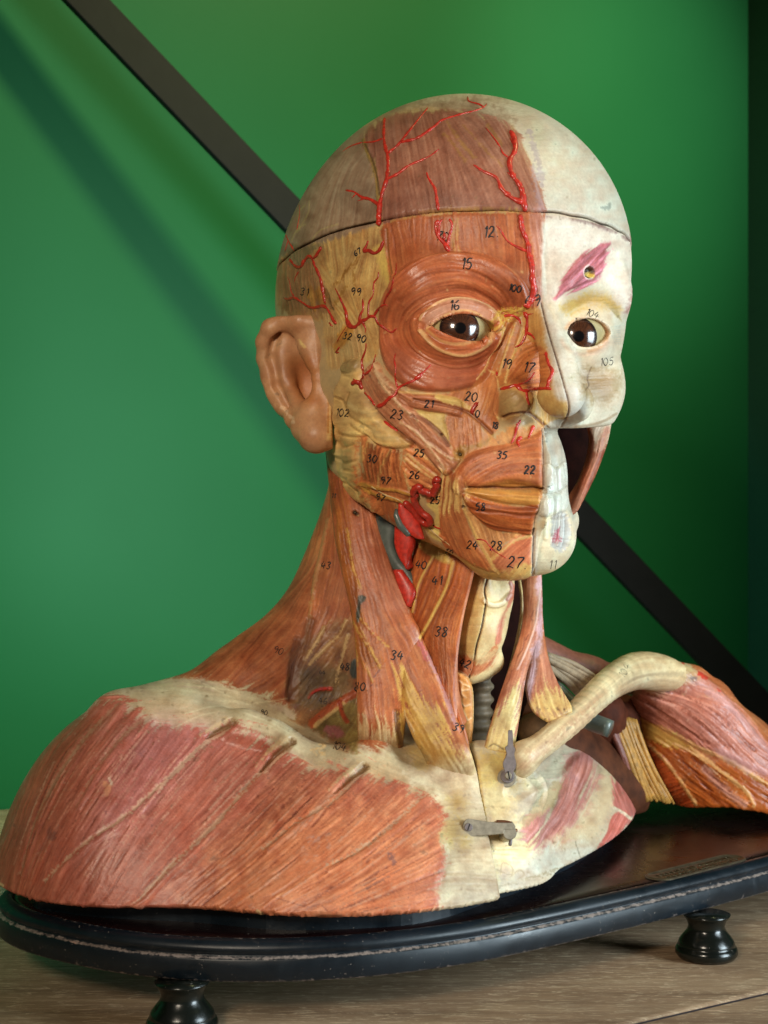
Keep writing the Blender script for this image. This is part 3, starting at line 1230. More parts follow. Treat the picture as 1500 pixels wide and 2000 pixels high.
        self.col = np.clip(self.col, 0.01, 1)

    def sample(self, v):
        px, py = to_px(v)
        x = np.clip(px - self.x0, 0, self.w - 1.001); y = np.clip(py - self.y0, 0, self.h - 1.001)
        ix = x.astype(int); iy = y.astype(int); fx = (x - ix)[:, None]; fy = (y - iy)[:, None]
        def bil(a):
            if a.ndim == 2:
                a = a[..., None]
            return (a[iy, ix] * (1 - fx) + a[iy, ix + 1] * fx) * (1 - fy) + (a[iy + 1, ix] * (1 - fx) + a[iy + 1, ix + 1] * fx) * fy
        return bil(self.col), bil(self.H)[:, 0], bil(self.G)[:, 0]


def rgb2lin(c):
    return np.where(c <= 0.04045, c / 12.92, ((c + 0.055) / 1.055) ** 2.4)


def painted(name, v, q, n, cv, mat, parent, hs=1.0, w=None, tint=None):
    col, H, G = cv.sample(v)
    f = facing(v, n)
    k = sstep((f - 0.02) / 0.25) if w is None else w
    v = v + n * (H * hs * k)[:, None]
    if tint is not None:
        col = tint(v, col)
    return mesh_obj(name, v, q, mat, parent, col=rgb2lin(np.clip(col, 0, 1)), gloss=G)

# ------------------------------------------------------------------ what is painted on the head
MUS = (182, 104, 70); MUSL = (200, 128, 92); MUSD = (146, 78, 50); CRM = (222, 190, 146); OCH = (184, 148, 96)
BONE = (208, 194, 166); BONEL = (226, 214, 190); DARK = (60, 34, 24); TEND = (226, 182, 112)

head_cv = Canvas(470, 160, 1260, 1160, (190, 160, 118), 3)
h = head_cv
BIG = [(460, 150), (1270, 150), (1270, 1170), (460, 1170)]
# far half: bone
h.R([(1010, 150), (1270, 150), (1270, 1170), (1042, 1170), (1045, 1040), (1062, 950), (1060, 838), (1108, 834), (1109, 780), (1092, 690), (1060, 590), (1057, 500), (1058, 410), (1040, 320), (1000, 235), (960, 170)],
    (216, 200, 174), fib=0.1, fh=0.02, soft=2, tone=0.05, smooth=False, gloss=.45)
# ---- cap
h.R([(960, 150), (1260, 150), (1260, 480), (1180, 450), (1060, 425), (1040, 320), (1000, 235)], (206, 195, 176), fib=.1, fh=.02, soft=6, tone=.02, smooth=False, gloss=.5)
h.R(cA((60, 760), (60, 300), (300, 60), (560, 20), (760, 10), (900, 60), (960, 160), (900, 170), (700, 120), (560, 125), (430, 180), (400, 245), (430, 330), (450, 540), (90, 700)),
    (150, 124, 100), guides=[cA((120, 560), (250, 300), (480, 90)), cA((300, 600), (330, 380), (420, 220)), cA((600, 40), (900, 100))], fib=.5, fh=.05, soft=10, rag=6, tone=.10)
h.R(cA((700, 10), (940, 60), (1060, 180), (1030, 260), (960, 190), (880, 140), (760, 100), (600, 90)), (194, 178, 152), fib=.2, fh=.02, soft=26, rag=12, tone=.05)
h.R(cA((392, 240), (400, 200), (450, 160), (520, 132), (620, 122), (750, 128), (850, 150), (915, 170), (960, 230), (1000, 320), (1040, 420), (1055, 506), (900, 498), (700, 500), (480, 546), (455, 440), (430, 330)),
    (152, 102, 84), guides=[cA((440, 180), (455, 330), (480, 540)), cA((620, 130), (650, 300), (680, 500)), cA((740, 130), (840, 250), (980, 500)), cA((900, 180), (980, 320), (1045, 500))],
    fib=.9, fh=.10, soft=3, rag=5, tone=.09, dome=.5, ds=8)
h.L(cA((395, 235), (415, 290), (440, 350), (448, 430), (455, 540)), 7, (150, 122, 70), .9, h=.5, hw=9, rag=.6)
h.L(cA((402, 250), (425, 300), (443, 360), (452, 430)), 3, (70, 50, 34), .7, h=-.5, hw=5)
for g in (((700, 170), (740, 230), (800, 300)), ((690, 210), (730, 260), (770, 310)), ((850, 180), (900, 250)), ((760, 180), (830, 260), (900, 330))):
    h.L(cA(*g), 5, (170, 126, 74), .55, rag=1)
for g in (((1000, 200), (1030, 300), (1048, 400)), ((1010, 330), (1030, 420), (1046, 480))):
    h.L(cA(*g), 10, (170, 150, 160), .5, rag=1.4)  # bluish highlight on the cap, put into the paint
for g in (((130, 600), (150, 560), (180, 540)), ((150, 570), (190, 500), (195, 455)), ((160, 560), (155, 500), (180, 470)), ((110, 500), (160, 430), (190, 380)), ((200, 600), (240, 560), (300, 540)), ((120, 420), (150, 350))):
    h.L(cA(*g), 2.2, (184, 170, 110), .6, h=.15)
# chipped rim either side of the saw cut
for g, o in ((((500, 532), (600, 514), (720, 492), (860, 490), (960, 494)), .9), (((600, 500), (700, 488), (800, 486)), .5)):
    h.L(cA(*g), 6, (206, 160, 104), o, rag=1.4)
h.L(cA((1060, 545), (1160, 552), (1270, 570), (1370, 610)), 14, (158, 118, 124), .7, rag=1.8)
h.L(cA((1060, 516), (1180, 528), (1280, 556), (1375, 606)), 7, (96, 60, 60), .7)
h.R([(1218, 390), (1228, 420), (1232, 470), (1226, 530), (1214, 612), (1226, 612), (1250, 560), (1250, 390)], (164, 108, 96), fib=.4, fh=.03, soft=3, rag=1, smooth=False)
# ---- temple and side of the head below the cut
h.R(cA((80, 690), (150, 635), (300, 590), (470, 545), (484, 640), (500, 720), (520, 760), (470, 860), (460, 960), (420, 1040), (280, 1040), (250, 900), (90, 860)),
    (192, 150, 100), guides=[cA((180, 680), (280, 780), (380, 900)), cA((300, 600), (330, 750), (380, 900)), cA((440, 560), (430, 700), (400, 880)), cH((700, 560), (860, 330), (1000, 120))],
    fib=.9, fh=.10, soft=3, rag=3, tone=.10)
h.R(cA((85, 700), (150, 650), (200, 650), (240, 740), (270, 850), (240, 870), (150, 860), (90, 870)), (156, 112, 78), guides=[cA((150, 660), (160, 860)), cA((220, 700), (240, 850))], fib=1, fh=.1, soft=5, rag=6)
h.R(cH((380, 560), (560, 600), (590, 780), (380, 760)), (158, 104, 56), guides=[cH((430, 560), (440, 780)), cH((560, 600), (570, 780))], fib=1.2, fh=.12, rag=5, soft=3, op=.8)
h.R(cH((150, 100), (540, 60), (420, 180), (260, 330), (170, 260)), (120, 104, 74), fib=.4, rag=6, soft=5, op=.8)
for g in (((560, 560), (640, 760), (690, 840)), ((600, 600), (640, 700), (660, 820))):
    h.L(cH(*g), 5, (104, 74, 40), .6, h=-.4)
h.L(cH((1250, 120), (1330, 300), (1400, 520)), 22, (216, 184, 110), .7, rag=2)
for g in (((700, 540), (860, 370), (1000, 200)), ((740, 520), (900, 320)), ((930, 370), (960, 560)), ((1000, 240), (960, 330)), ((700, 800), (850, 560))):
    h.L(cH(*g), 4, (150, 102, 50), .55, rag=1)
h.R(cH((560, 900), (660, 920), (730, 1010), (860, 1030), (1000, 1060), (1080, 1080), (1090, 1220), (1060, 1460), (820, 1450), (800, 1562), (640, 1562), (600, 1300)),
    (198, 158, 110), guides=[cH((650, 950), (700, 1500)), cH((1000, 1050), (1030, 1450))], fib=.5, fh=.08, soft=3, rag=3)
h.R(cH((850, 1050), (920, 1060), (900, 1200), (780, 1310), (720, 1350), (740, 1230)), (186, 128, 72), guides=[cH((900, 1070), (740, 1330))], fib=1.2, fh=.15, soft=3, rag=3)
# ---- forehead muscle
h.R(cA((470, 543), (700, 502), (900, 500), (1052, 508), (1048, 700), (1046, 830), (990, 850), (960, 760), (880, 680), (780, 660), (650, 680), (560, 740), (500, 800), (490, 720), (480, 640)),
    (182, 106, 74), guides=[cA((485, 560), (500, 680), (520, 760)), cA((650, 520), (650, 680)), cA((850, 510), (860, 650)), cA((1000, 510), (1020, 700), (1020, 820))],
    fib=1, fh=.12, soft=2, rag=1.5, dome=.5, ds=7)
for g in (((740, 520), (735, 600), (745, 640)), ((725, 530), (722, 590), (730, 640))):
    h.L(cA(*g), 4, (206, 160, 104), .7, rag=.8, h=.15)
h.L(cA((480, 560), (484, 640), (498, 720)), 5, (150, 96, 56), .7, h=-.5, hw=7)
h.R(cA((1010, 500), (1054, 506), (1052, 800), (1024, 800), (1010, 700)), (196, 140, 128), fib=.4, soft=8, rag=4, op=.6)
# ---- ring muscle round the eye
OC = [(740, 640), (744, 592), (765, 550), (800, 516), (850, 498), (900, 493), (955, 502), (1005, 530), (1030, 565), (1034, 592), (1012, 622), (985, 660), (968, 705), (950, 740),
      (918, 758), (862, 766), (802, 758), (762, 728), (744, 690)]
def ringpath(cx, cy, rx, ry, a0=0, a1=360, n=28):
    return [(cx + rx * math.cos(math.radians(a0 + (a1 - a0) * i / n)), cy - ry * math.sin(math.radians(a0 + (a1 - a0) * i / n))) for i in range(n + 1)]
guid = [ringpath(893, 640, 80, 42), ringpath(889, 636, 108, 80), ringpath(887, 632, 138, 125)]
h.R(OC, (184, 104, 74), guides=guid, fib=.9, fh=.10, soft=2, rag=.8, dome=2.2, ds=9, tone=.08, gloss=.8)
h.R([(760, 670), (800, 690), (880, 712), (950, 690), (940, 740), (900, 757), (840, 760), (790, 745), (762, 715)], (178, 104, 84), fib=.5, fh=.06, soft=22, rag=6, op=.6)
for rx, ry, a0, a1, w_, hh in ((92, 62, 25, 165, 4, .35), (104, 82, 30, 160, 4, -.4), (112, 96, 35, 150, 3, .3), (122, 112, 30, 150, 4, -.35), (88, 72, 200, 340, 3, .3), (76, 46, 20, 160, 4, -.9)):
    h.L(ringpath(890, 640, rx, ry, a0, a1), w_, (140, 72, 44) if hh < 0 else (206, 134, 98), .45, h=hh, hw=9, rag=.5)
# lids
h.R(ringpath(898, 632, 66, 42, 0, 180) + [(832, 642), (850, 628), (870, 614), (900, 605), (935, 612), (958, 634)], (204, 146, 122), fib=.25, fh=.03, soft=3, rag=.5, tone=.03, gloss=.8)
h.L(ringpath(897, 634, 70, 46, 8, 172), 4.5, (226, 186, 142), .8, h=.5, hw=8)
h.L([(833, 642), (850, 628), (870, 615), (900, 606), (932, 612), (957, 634)], 4, (226, 178, 132), .9, h=.3)
h.L([(826, 646), (850, 672), (880, 686), (910, 688), (945, 672), (975, 640)], 5, (222, 178, 128), .8, h=.5, hw=8)
h.L([(834, 645), (860, 665), (893, 672), (930, 664), (958, 640)], 6, (214, 160, 112), .8, h=.2)
h.L([(838, 656), (870, 678), (905, 680), (945, 662)], 4, (160, 84, 50), .6, h=-.4)
# tendons at the inner corner
for g in (((960, 634), (985, 620), (1012, 606), (1032, 600)), ((962, 640), (990, 628), (1020, 612)), ((960, 628), (985, 604), (1008, 600)), ((975, 650), (995, 632), (1015, 622)), ((985, 600), (1010, 606), (1030, 598))):
    h.L(g, 8, (232, 190, 108), .85, rag=1.4, h=.3)
# ---- nose
h.R(cG((500, 160), (620, 150), (640, 260), (690, 400), (740, 560), (790, 760), (796, 850), (740, 955), (640, 960), (560, 900), (520, 850), (340, 890), (310, 800), (340, 700), (330, 660), (370, 560), (440, 400), (490, 280)),
    (212, 160, 104), guides=[cG((540, 200), (560, 400), (620, 700)), cG((380, 640), (520, 560), (640, 540))], fib=.4, fh=.05, soft=3, rag=2)
h.R(cG((370, 640), (430, 480), (500, 390), (580, 380), (640, 440), (690, 560), (690, 680), (600, 690), (480, 680)), (194, 118, 76), guides=[cG((380, 640), (500, 480), (620, 420)), cG((400, 660), (540, 580), (680, 560)), cG((400, 680), (560, 660), (690, 650))], fib=1.1, fh=.14, soft=3, rag=3, dome=.3)
h.R(cG((310, 800), (330, 720), (400, 690), (470, 720), (540, 810), (530, 850), (440, 870), (350, 890), (315, 850)), (170, 134, 90), fib=.3, soft=4, rag=1, dome=.3)
h.R(cG((540, 810), (600, 720), (700, 700), (790, 780), (790, 860), (740, 945), (640, 950), (570, 900)), (208, 168, 112), fib=.2, soft=6, rag=2)
h.R(cG((596, 100), (640, 120), (700, 220), (760, 330), (800, 520), (860, 620), (915, 740), (900, 860), (800, 950), (750, 955), (796, 850), (780, 780), (720, 760), (690, 700), (688, 600), (664, 480), (640, 370), (628, 270), (610, 180)),
    (206, 196, 180), fib=.15, fh=.02, soft=7, rag=2, tone=.04, gloss=.5)
h.L(cG((610, 110), (640, 240), (680, 380), (735, 560), (780, 720), (797, 800), (790, 860), (740, 945)), 2.6, (70, 44, 34), .85, h=-.5, hw=4)
h.L(cG((352, 880), (400, 860), (470, 850), (530, 852), (600, 900), (650, 950)), 5, (100, 56, 34), .75, h=-.8, hw=8)
# ---- thin cheek muscles beside the nose
h.R(cG((290, 560), (330, 590), (300, 700), (290, 780), (320, 900), (280, 1000), (180, 900), (100, 840), (0, 800), (0, 710), (140, 680), (230, 620)),
    (200, 126, 86), guides=[cG((280, 600), (240, 760), (260, 960)), cG((60, 740), (200, 860))], fib=.6, fh=.08, soft=3, rag=1.5)
h.L(cG((450, 250), (410, 400), (360, 540), (330, 640)), 20, (196, 124, 80), .9, h=.5, hw=22, rag=1)
h.L(cG((380, 270), (340, 420), (300, 540)), 16, (198, 124, 82), .8, h=.4, hw=18, rag=1)
for g in (((440, 250), (400, 360), (350, 520), (330, 600)), ((490, 290), (440, 420), (400, 520), (370, 640)), ((290, 590), (322, 640), (300, 740), (290, 830), (320, 890)), ((345, 290), (290, 440), (250, 560), (180, 640)), ((270, 570), (300, 590), (322, 640))):
    h.L(cG(*g), 4.5, (236, 198, 138), .85, h=.3, rag=.4)
# upper lip and cheek behind the lip muscles
h.R(cG((0, 850), (100, 880), (280, 1000), (420, 950), (560, 930), (640, 960), (620, 1000), (460, 1060), (300, 1080), (100, 1180), (30, 1180), (0, 1080)),
    (204, 140, 94), guides=[cG((60, 880), (80, 1060)), cG((240, 980), (260, 1060))], fib=.7, fh=.14, soft=4, rag=4)
h.R(cB((735, 485), (820, 490), (870, 560), (800, 610), (760, 620), (740, 560)), (200, 128, 88), guides=[cB((760, 490), (770, 600)), cB((830, 500), (840, 580))], fib=1, fh=.12, soft=3, rag=2)
# gland in front of the ear
h.R(cF((60, 960), (55, 700), (80, 500), (130, 380), (150, 280), (200, 215), (330, 210), (345, 400), (420, 620), (540, 800), (680, 910), (800, 960), (835, 1040), (760, 1075), (600, 1085), (470, 1040), (390, 965), (320, 1020), (310, 1120),
             (350, 1400), (430, 1500), (560, 1720), (460, 1690), (250, 1560), (130, 1380), (70, 1150)),
    (226, 184, 128), fib=.2, fh=.05, soft=3, rag=2, dome=2.0, ds=8, tone=.14)
for i, (x, y, r_, hh) in enumerate(((250, 290, 60, 1.1), (320, 640, 75, 1.0), (430, 780, 60, .8), (130, 520, 55, .7), (140, 780, 60, .7), (180, 930, 60, .9), (130, 1090, 55, .9), (250, 1180, 50, .9), (240, 1300, 50, 1.0),
                                 (300, 1400, 45, .9), (380, 1530, 45, .9), (460, 1620, 40, .9), (560, 930, 50, .7), (650, 1000, 50, .6), (300, 900, 50, .7))):
    h.L(cF((x - r_ * .3, y), (x + r_ * .3, y + r_ * .3)), r_ * .40, None, 0, h=hh * 1.0, hw=r_ * .6, smooth=False)
for g in (((240, 540), (225, 640), (230, 740), (300, 800), (400, 860), (450, 900)), ((260, 850), (380, 940), (470, 1030), (560, 1060), (640, 1080)), ((190, 1270), (300, 1290)), ((150, 930), (260, 960), (380, 960)), ((60, 700), (90, 900), (80, 1100)),
          ((100, 1150), (200, 1210), (300, 1190)), ((170, 1400), (260, 1420), (340, 1500)), ((90, 560), (180, 600), (220, 700)), ((130, 1000), (180, 1060), (280, 1040)), ((420, 1480), (380, 1560), (440, 1640))):
    h.L(cF(*g), 3, (156, 114, 66), .55, h=-.5, hw=8)
for g in (((260, 640), (330, 700), (400, 720)), ((420, 700), (540, 850), (640, 900)), ((420, 860), (560, 960), (700, 990)), ((130, 1120), (170, 1260), (260, 1400)), ((420, 1560), (540, 1690))):
    h.L(cF(*g), 9, (218, 188, 136), .6, rag=1.2)
h.R(cF((150, 260), (200, 212), (320, 208), (330, 300), (260, 340), (170, 330)), (150, 122, 80), soft=5, rag=2, dome=.6)
# chewing muscle
h.R(cF((320, 1020), (390, 970), (480, 1040), (600, 1095), (720, 1080), (760, 1110), (740, 1200), (760, 1400), (830, 1540), (740, 1580), (700, 1640), (690, 1800), (600, 1770), (430, 1520), (345, 1400), (312, 1180)),
    (190, 116, 78), guides=[cF((360, 1000), (380, 1200), (450, 1500)), cF((560, 1100), (490, 1300), (560, 1700)), cF((720, 1100), (690, 1300), (740, 1560))], fib=1.1, fh=.14, soft=3, rag=5, dome=.35, ds=8)
for g in (((620, 1100), (550, 1210), (510, 1330), (500, 1440)), ((400, 1010), (380, 1120)), ((350, 1060), (345, 1200))):
    h.L(cF(*g), 5, (222, 178, 118), .7, h=.3, rag=.6)
for k in range(9):
    h.L(cF((400 + 36 * k, 1030 + min(k, 5) * 14), (385 + 36 * k, 1200), (410 + 38 * k, 1400)), 2.5, (126, 60, 34), .55, h=-.25, hw=4, rag=.5)
for g in (((350, 1410), (500, 1460), (680, 1480), (830, 1530)), ((370, 1440), (480, 1520), (700, 1580), (800, 1660), (950, 1830), (1150, 1960))):
    h.L(cF(*g), 6, (206, 150, 82), .95, h=.9, hw=9)
# deep cheek muscle
h.R(cF((780, 1090), (850, 1040), (1000, 1200), (1110, 1330), (1040, 1390), (1020, 1480), (1090, 1520), (1100, 1640), (980, 1620), (940, 1520), (840, 1480), (770, 1380), (750, 1220)),
    (200, 124, 86), guides=[cF((790, 1100), (950, 1200), (1100, 1340)), cF((770, 1240), (900, 1330), (1030, 1390)), cF((900, 1540), (1000, 1560), (1100, 1600))], fib=1.3, fh=.2, soft=2, rag=1)
for g in (((760, 1180), (900, 1290), (1030, 1370)), ((790, 1140), (900, 1240), (1050, 1350)), ((860, 1080), (960, 1180)), ((760, 1300), (780, 1420), (830, 1500))):
    h.L(cF(*g), 6, (238, 196, 140), .75, h=.3, rag=.8)
h.R(cF((960, 1620), (1110, 1640), (1110, 1900), (1170, 2000), (1030, 1960), (960, 1830), (1030, 1800), (1050, 1720)), (232, 206, 136), fib=.1, soft=2, tone=.03)
h.R(cF((830, 730), (900, 710), (1120, 720), (1140, 800), (1165, 900), (1180, 1000), (1080, 900), (960, 800)), (224, 192, 128), fib=.1, soft=3, rag=2, dome=-.6, ds=5)
# cheek straps
h.R(cF((480, 230), (560, 360), (680, 470), (700, 560), (800, 650), (950, 800), (1100, 950), (1200, 1060), (1230, 1130), (1300, 1190), (1200, 1330), (1110, 1320), (960, 1150), (850, 1030), (700, 910), (520, 730), (420, 600), (350, 450), (360, 330)),
    (186, 122, 92), guides=[cF((400, 380), (520, 600), (700, 800), (900, 1000), (1150, 1280)), cF((500, 300), (640, 500), (820, 700), (1050, 930), (1240, 1120))], fib=1.1, fh=.2, soft=2, rag=1, dome=2.3, ds=7)
for g in (((500, 330), (600, 500), (760, 680), (900, 800)), ((740, 820), (900, 940), (1100, 1180), (1160, 1290)), ((1000, 1030), (1120, 1120), (1220, 1180)), ((480, 250), (560, 400), (640, 480))):
    h.L(cF(*g), 5, (222, 184, 146), .8, h=.3, rag=.8)
h.L(cF((840, 750), (960, 810), (1100, 930), (1180, 1050)), 7, (124, 74, 56), .7, h=-.8, hw=8)
h.L(cF((430, 610), (560, 800), (700, 920), (850, 1040)), 6, (120, 66, 40), .7, h=-.9, hw=8)
h.R(cF((700, 490), (800, 540), (950, 545), (1100, 560), (1300, 610), (1300, 760), (1150, 740), (960, 710), (820, 680), (700, 590)),
    (184, 112, 82), guides=[cF((700, 540), (900, 640), (1300, 720))], fib=1, fh=.15, soft=2, rag=.8, dome=1.7, ds=6)
h.L(cB((620, 432), (700, 445), (790, 470), (830, 490), (900, 555)), 7, (120, 66, 42), .6, h=-.7, hw=8)
h.R(cB((700, 412), (760, 418), (840, 450), (830, 470), (770, 455), (700, 432)), (232, 196, 130), fib=.2, soft=2, rag=1)
h.L(cB((560, 402), (680, 412), (760, 414)), 4, (218, 176, 116), .7)
h.R(cB((690, 410), (780, 405), (900, 350), (920, 345), (925, 480), (870, 490), (830, 460), (770, 425)), (202, 132, 92), guides=[cB((880, 380), (850, 470))], fib=.6, fh=.08, soft=2, rag=1)
# ring muscle of the mouth
h.R(cG((0, 1350), (30, 1240), (120, 1130), (260, 1080), (420, 1050), (560, 1000), (622, 990), (628, 1340), (560, 1345), (400, 1330), (200, 1360), (110, 1350), (60, 1400)),
    (198, 118, 82), guides=[cG((40, 1340), (120, 1200), (300, 1120), (600, 1060)), cG((100, 1350), (240, 1260), (400, 1200), (620, 1200)), cG((150, 1360), (350, 1330), (620, 1330))],
    fib=1, fh=.12, soft=2, rag=1, dome=2.0, ds=14, tone=.08)
h.R(cG((140, 1355), (300, 1310), (400, 1290), (500, 1310), (622, 1335), (618, 1358), (500, 1352), (400, 1362), (250, 1352)), (188, 122, 68), fib=.5, soft=6, rag=2, dome=-.3)
h.L(cG((110, 1356), (250, 1352), (400, 1364), (500, 1362), (618, 1362)), 5, (110, 54, 30), .75, h=-1.6, hw=10)
h.R(cG((90, 1370), (200, 1362), (400, 1372), (605, 1370), (606, 1475), (480, 1470), (350, 1460), (200, 1420)), (224, 158, 94), guides=[cG((110, 1375), (600, 1420))], fib=.6, fh=.08, soft=5, rag=1, dome=1.9, ds=11, gloss=.7)
h.R(cG((80, 1390), (200, 1430), (350, 1465), (480, 1478), (606, 1470), (570, 1560), (552, 1668), (450, 1660), (300, 1640), (220, 1600), (160, 1540), (110, 1480)),
    (182, 98, 58), guides=[cG((90, 1400), (250, 1480), (590, 1500)), cG((120, 1490), (260, 1590), (550, 1630))], fib=1.1, fh=.14, soft=2, rag=1, dome=1.8, ds=9)
for g in (((120, 1480), (220, 1500), (350, 1510), (470, 1530), (570, 1530)), ((160, 1540), (260, 1600), (400, 1630), (552, 1640)), ((240, 1465), (400, 1490), (580, 1490))):
    h.L(cG(*g), 4, (128, 60, 32), .65, h=-.6, hw=8)
h.L(cG((605, 1360), (606, 1480), (570, 1560), (552, 1670)), 5, (222, 150, 110), .5, h=-.8, hw=6)
h.L(cG((622, 1000), (628, 1200), (622, 1350)), 4, (226, 176, 150), .7)
# corner node and chin straps
h.R(cB((770, 700), (800, 720), (800, 780), (790, 820), (850, 960), (920, 1060), (850, 1050), (760, 990), (715, 940), (712, 800), (720, 720), (745, 680)),
    (196, 120, 82), guides=[cB((750, 700), (745, 850), (800, 1000)), cB((790, 820), (830, 920), (900, 1050))], fib=1, fh=.16, soft=2, rag=1, dome=.8, ds=8)
h.R(cB((735, 690), (790, 720), (800, 800), (760, 830), (715, 830), (715, 740)), (218, 172, 118), guides=[cB((740, 690), (740, 830)), cB((780, 720), (780, 820))], fib=1.2, fh=.2, soft=8, rag=9)
h.R(cG((100, 1500), (170, 1560), (230, 1610), (320, 1650), (470, 1665), (350, 1740), (270, 1840), (200, 1720)), (212, 150, 106), guides=[cG((110, 1500), (200, 1720), (260, 1840)), cG((260, 1640), (300, 1760))], fib=1.2, fh=.18, soft=2, rag=1)
h.R(cG((560, 1668), (545, 1800), (552, 1920), (400, 1990), (330, 1930), (270, 1845), (350, 1760), (440, 1700)), (212, 130, 100), guides=[cG((540, 1680), (400, 1800), (320, 1900)), cG((550, 1800), (420, 1950))], fib=.8, fh=.1, soft=3, rag=2, dome=.8, ds=10)
h.R(cG((552, 1860), (560, 1980), (380, 2000), (250, 1960), (330, 1900), (450, 1880)), (224, 176, 116), fib=.4, soft=9, rag=8)
for g in (((90, 1490), (140, 1600), (200, 1730), (320, 1930)), ((540, 1670), (430, 1710), (340, 1780), (268, 1845))):
    h.L(cG(*g), 6, (236, 192, 132), .9, h=.3, rag=.5)
h.L(cG((270, 1850), (240, 1800), (180, 1690)), 4, (236, 192, 132), .7)
h.L(cG((0, 1880), (100, 1930), (250, 1985), (380, 2010)), 10, (206, 164, 96), .8, rag=1.5)
h.L(cC((590, 330), (700, 400), (800, 440), (900, 490)), 12, (204, 162, 96), .7, rag=1.8)
# nail hole by the cheek, pits
for (x, y, r_) in ((898, 886, 7), (905, 990, 3), (862, 848, 2)):
    h.L([(x - 1, y), (x + 1, y + 1)], r_ * 1.6, (48, 26, 14), .95, h=-1.2, hw=r_ * 2)
    h.L([(x + 1, y + 2), (x + 3, y + 3)], r_ * .7, (196, 156, 92), .9)
h.R(cG((20, 1110), (60, 1070), (200, 1050), (280, 1000), (240, 1060), (120, 1110), (60, 1180)), (172, 128, 74), fib=.3, rag=4, soft=3, op=.8)
# ---- far side of the face
h.R([(1066, 425), (1150, 438), (1236, 475), (1238, 560), (1212, 620), (1190, 560), (1150, 545), (1080, 590), (1062, 580)], (220, 204, 186), fib=.1, fh=.02, soft=8, rag=3)
h.R([(1085, 587), (1090, 565), (1100, 540), (1120, 512), (1140, 492), (1165, 478), (1196, 474), (1184, 500), (1176, 530), (1163, 547), (1130, 566), (1100, 578)],
    (186, 104, 112), guides=[[(1088, 583), (1120, 545), (1190, 476)], [(1092, 586), (1130, 562), (1168, 545)]], fib=1.8, fh=.12, soft=3, rag=2.5, dome=.4)
h.R(ringpath(1150, 532, 10, 12, n=12), (58, 40, 24), fib=0, fh=0, soft=2, dome=-2.2, ds=4)
h.L([(1153, 533), (1156, 538)], 9, (226, 190, 110), .95, rag=.6)
h.L(ringpath(1150, 532, 11, 13, 100, 300, n=10), 3, (232, 220, 200), .7)
h.R([(1095, 600), (1130, 577), (1165, 573), (1195, 585), (1210, 606), (1190, 604), (1150, 600), (1110, 612)], (206, 164, 100), fib=.3, soft=12, rag=6, op=.95)
for i in range(9):
    h.L([(1178 + 3 * i, 590 + 3 * i), (1202 + 1.6 * i, 596 + 4 * i)], 1.6, (160, 140, 90), .6, smooth=False)
    h.L([(1186 + 2 * i, 640 + 4 * i), (1212, 636 + 4.4 * i)], 1.5, (176, 180, 168), .6, smooth=False)
h.L(ringpath(1143, 656, 43, 31, -80, 150), 7, (226, 160, 120), .75, soft=5)
h.L(ringpath(1143, 659, 46, 34, 190, 340), 7, (214, 176, 150), .6, soft=5, h=.3)
h.R([(1128, 728), (1160, 716), (1206, 735), (1200, 770), (1180, 790), (1140, 770), (1132, 748)], (158, 130, 96), fib=.3, soft=18, rag=12, op=.95)
h.R([(1105, 690), (1130, 700), (1130, 760), (1108, 740)], (206, 198, 180), soft=10, op=.5)
h.L([(1155, 717), (1147, 738), (1150, 752), (1143, 762)], 1.6, (90, 64, 44), .7, h=-.2)
h.L([(1110, 836), (1150, 830), (1178, 823), (1204, 808)], 5, (150, 116, 84), .5)
h.L([(1063, 440), (1064, 520), (1060, 585)], 9, (190, 184, 166), .6, soft=5)
# teeth, gums and jaw bone
h.R([(1060, 838), (1120, 834), (1122, 1010), (1045, 1040), (1052, 990), (1062, 950)], (188, 178, 158), fib=.0, fh=.03, soft=3, tone=.08, gloss=.7)  # gum base; shading between the teeth put into its darker colour
def tooth(pts, hh=1.3):
    h.R(pts, (212, 206, 190), fib=.0, fh=.0, soft=2, dome=hh, ds=8, tone=.04, gloss=.95)
tooth([(1063, 912), (1077, 908), (1084, 920), (1085, 958), (1074, 966), (1062, 960)])
tooth([(1085, 914), (1098, 908), (1104, 925), (1102, 950), (1092, 962), (1086, 955)])
tooth([(1102, 905), (1112, 904), (1113, 940), (1105, 952)], .5)
tooth([(1058, 972), (1072, 967), (1080, 975), (1078, 1004), (1062, 1010), (1055, 1000)])
tooth([(1080, 968), (1092, 962), (1098, 975), (1094, 1000), (1080, 1006)])
tooth([(1098, 955), (1108, 952), (1110, 985), (1098, 995)], .5)
for g in (((1062, 968), (1078, 964), (1092, 960), (1110, 948)), ((1060, 908), (1070, 904), (1078, 908), (1086, 912), (1098, 904), (1112, 900)), ((1054, 1008), (1066, 1014), (1080, 1008), (1094, 1004), (1106, 998))):
    h.L(g, 2.4, (150, 134, 110), .4, h=-.3, hw=5)
for g in (((1070, 850), (1070, 905)), ((1090, 850), (1091, 905)), ((1106, 850), (1107, 900)), ((1068, 1015), (1066, 1050)), ((1084, 1010), (1082, 1040))):
    h.L(g, 10, None, 0, h=.5, hw=14)
h.R([(1040, 1040), (1060, 1012), (1108, 1000), (1120, 1050), (1112, 1100), (1096, 1130), (1042, 1140)], (224, 206, 170), fib=.1, fh=.02, soft=5, tone=.04, gloss=.6)
h.R([(1082, 1005), (1106, 1000), (1116, 1030), (1112, 1060), (1100, 1078), (1080, 1070), (1074, 1050), (1078, 1025)], (168, 160, 150), fib=.3, soft=3, rag=3, dome=-1.2, ds=7)
for g, cc in ((((1088, 1006), (1082, 1040), (1078, 1062)), (206, 196, 178)), (((1096, 1004), (1094, 1040), (1092, 1066)), (222, 212, 196)), (((1104, 1006), (1104, 1040), (1098, 1070)), (200, 200, 196))):
    h.L(g, 5, cc, .8, h=.5)
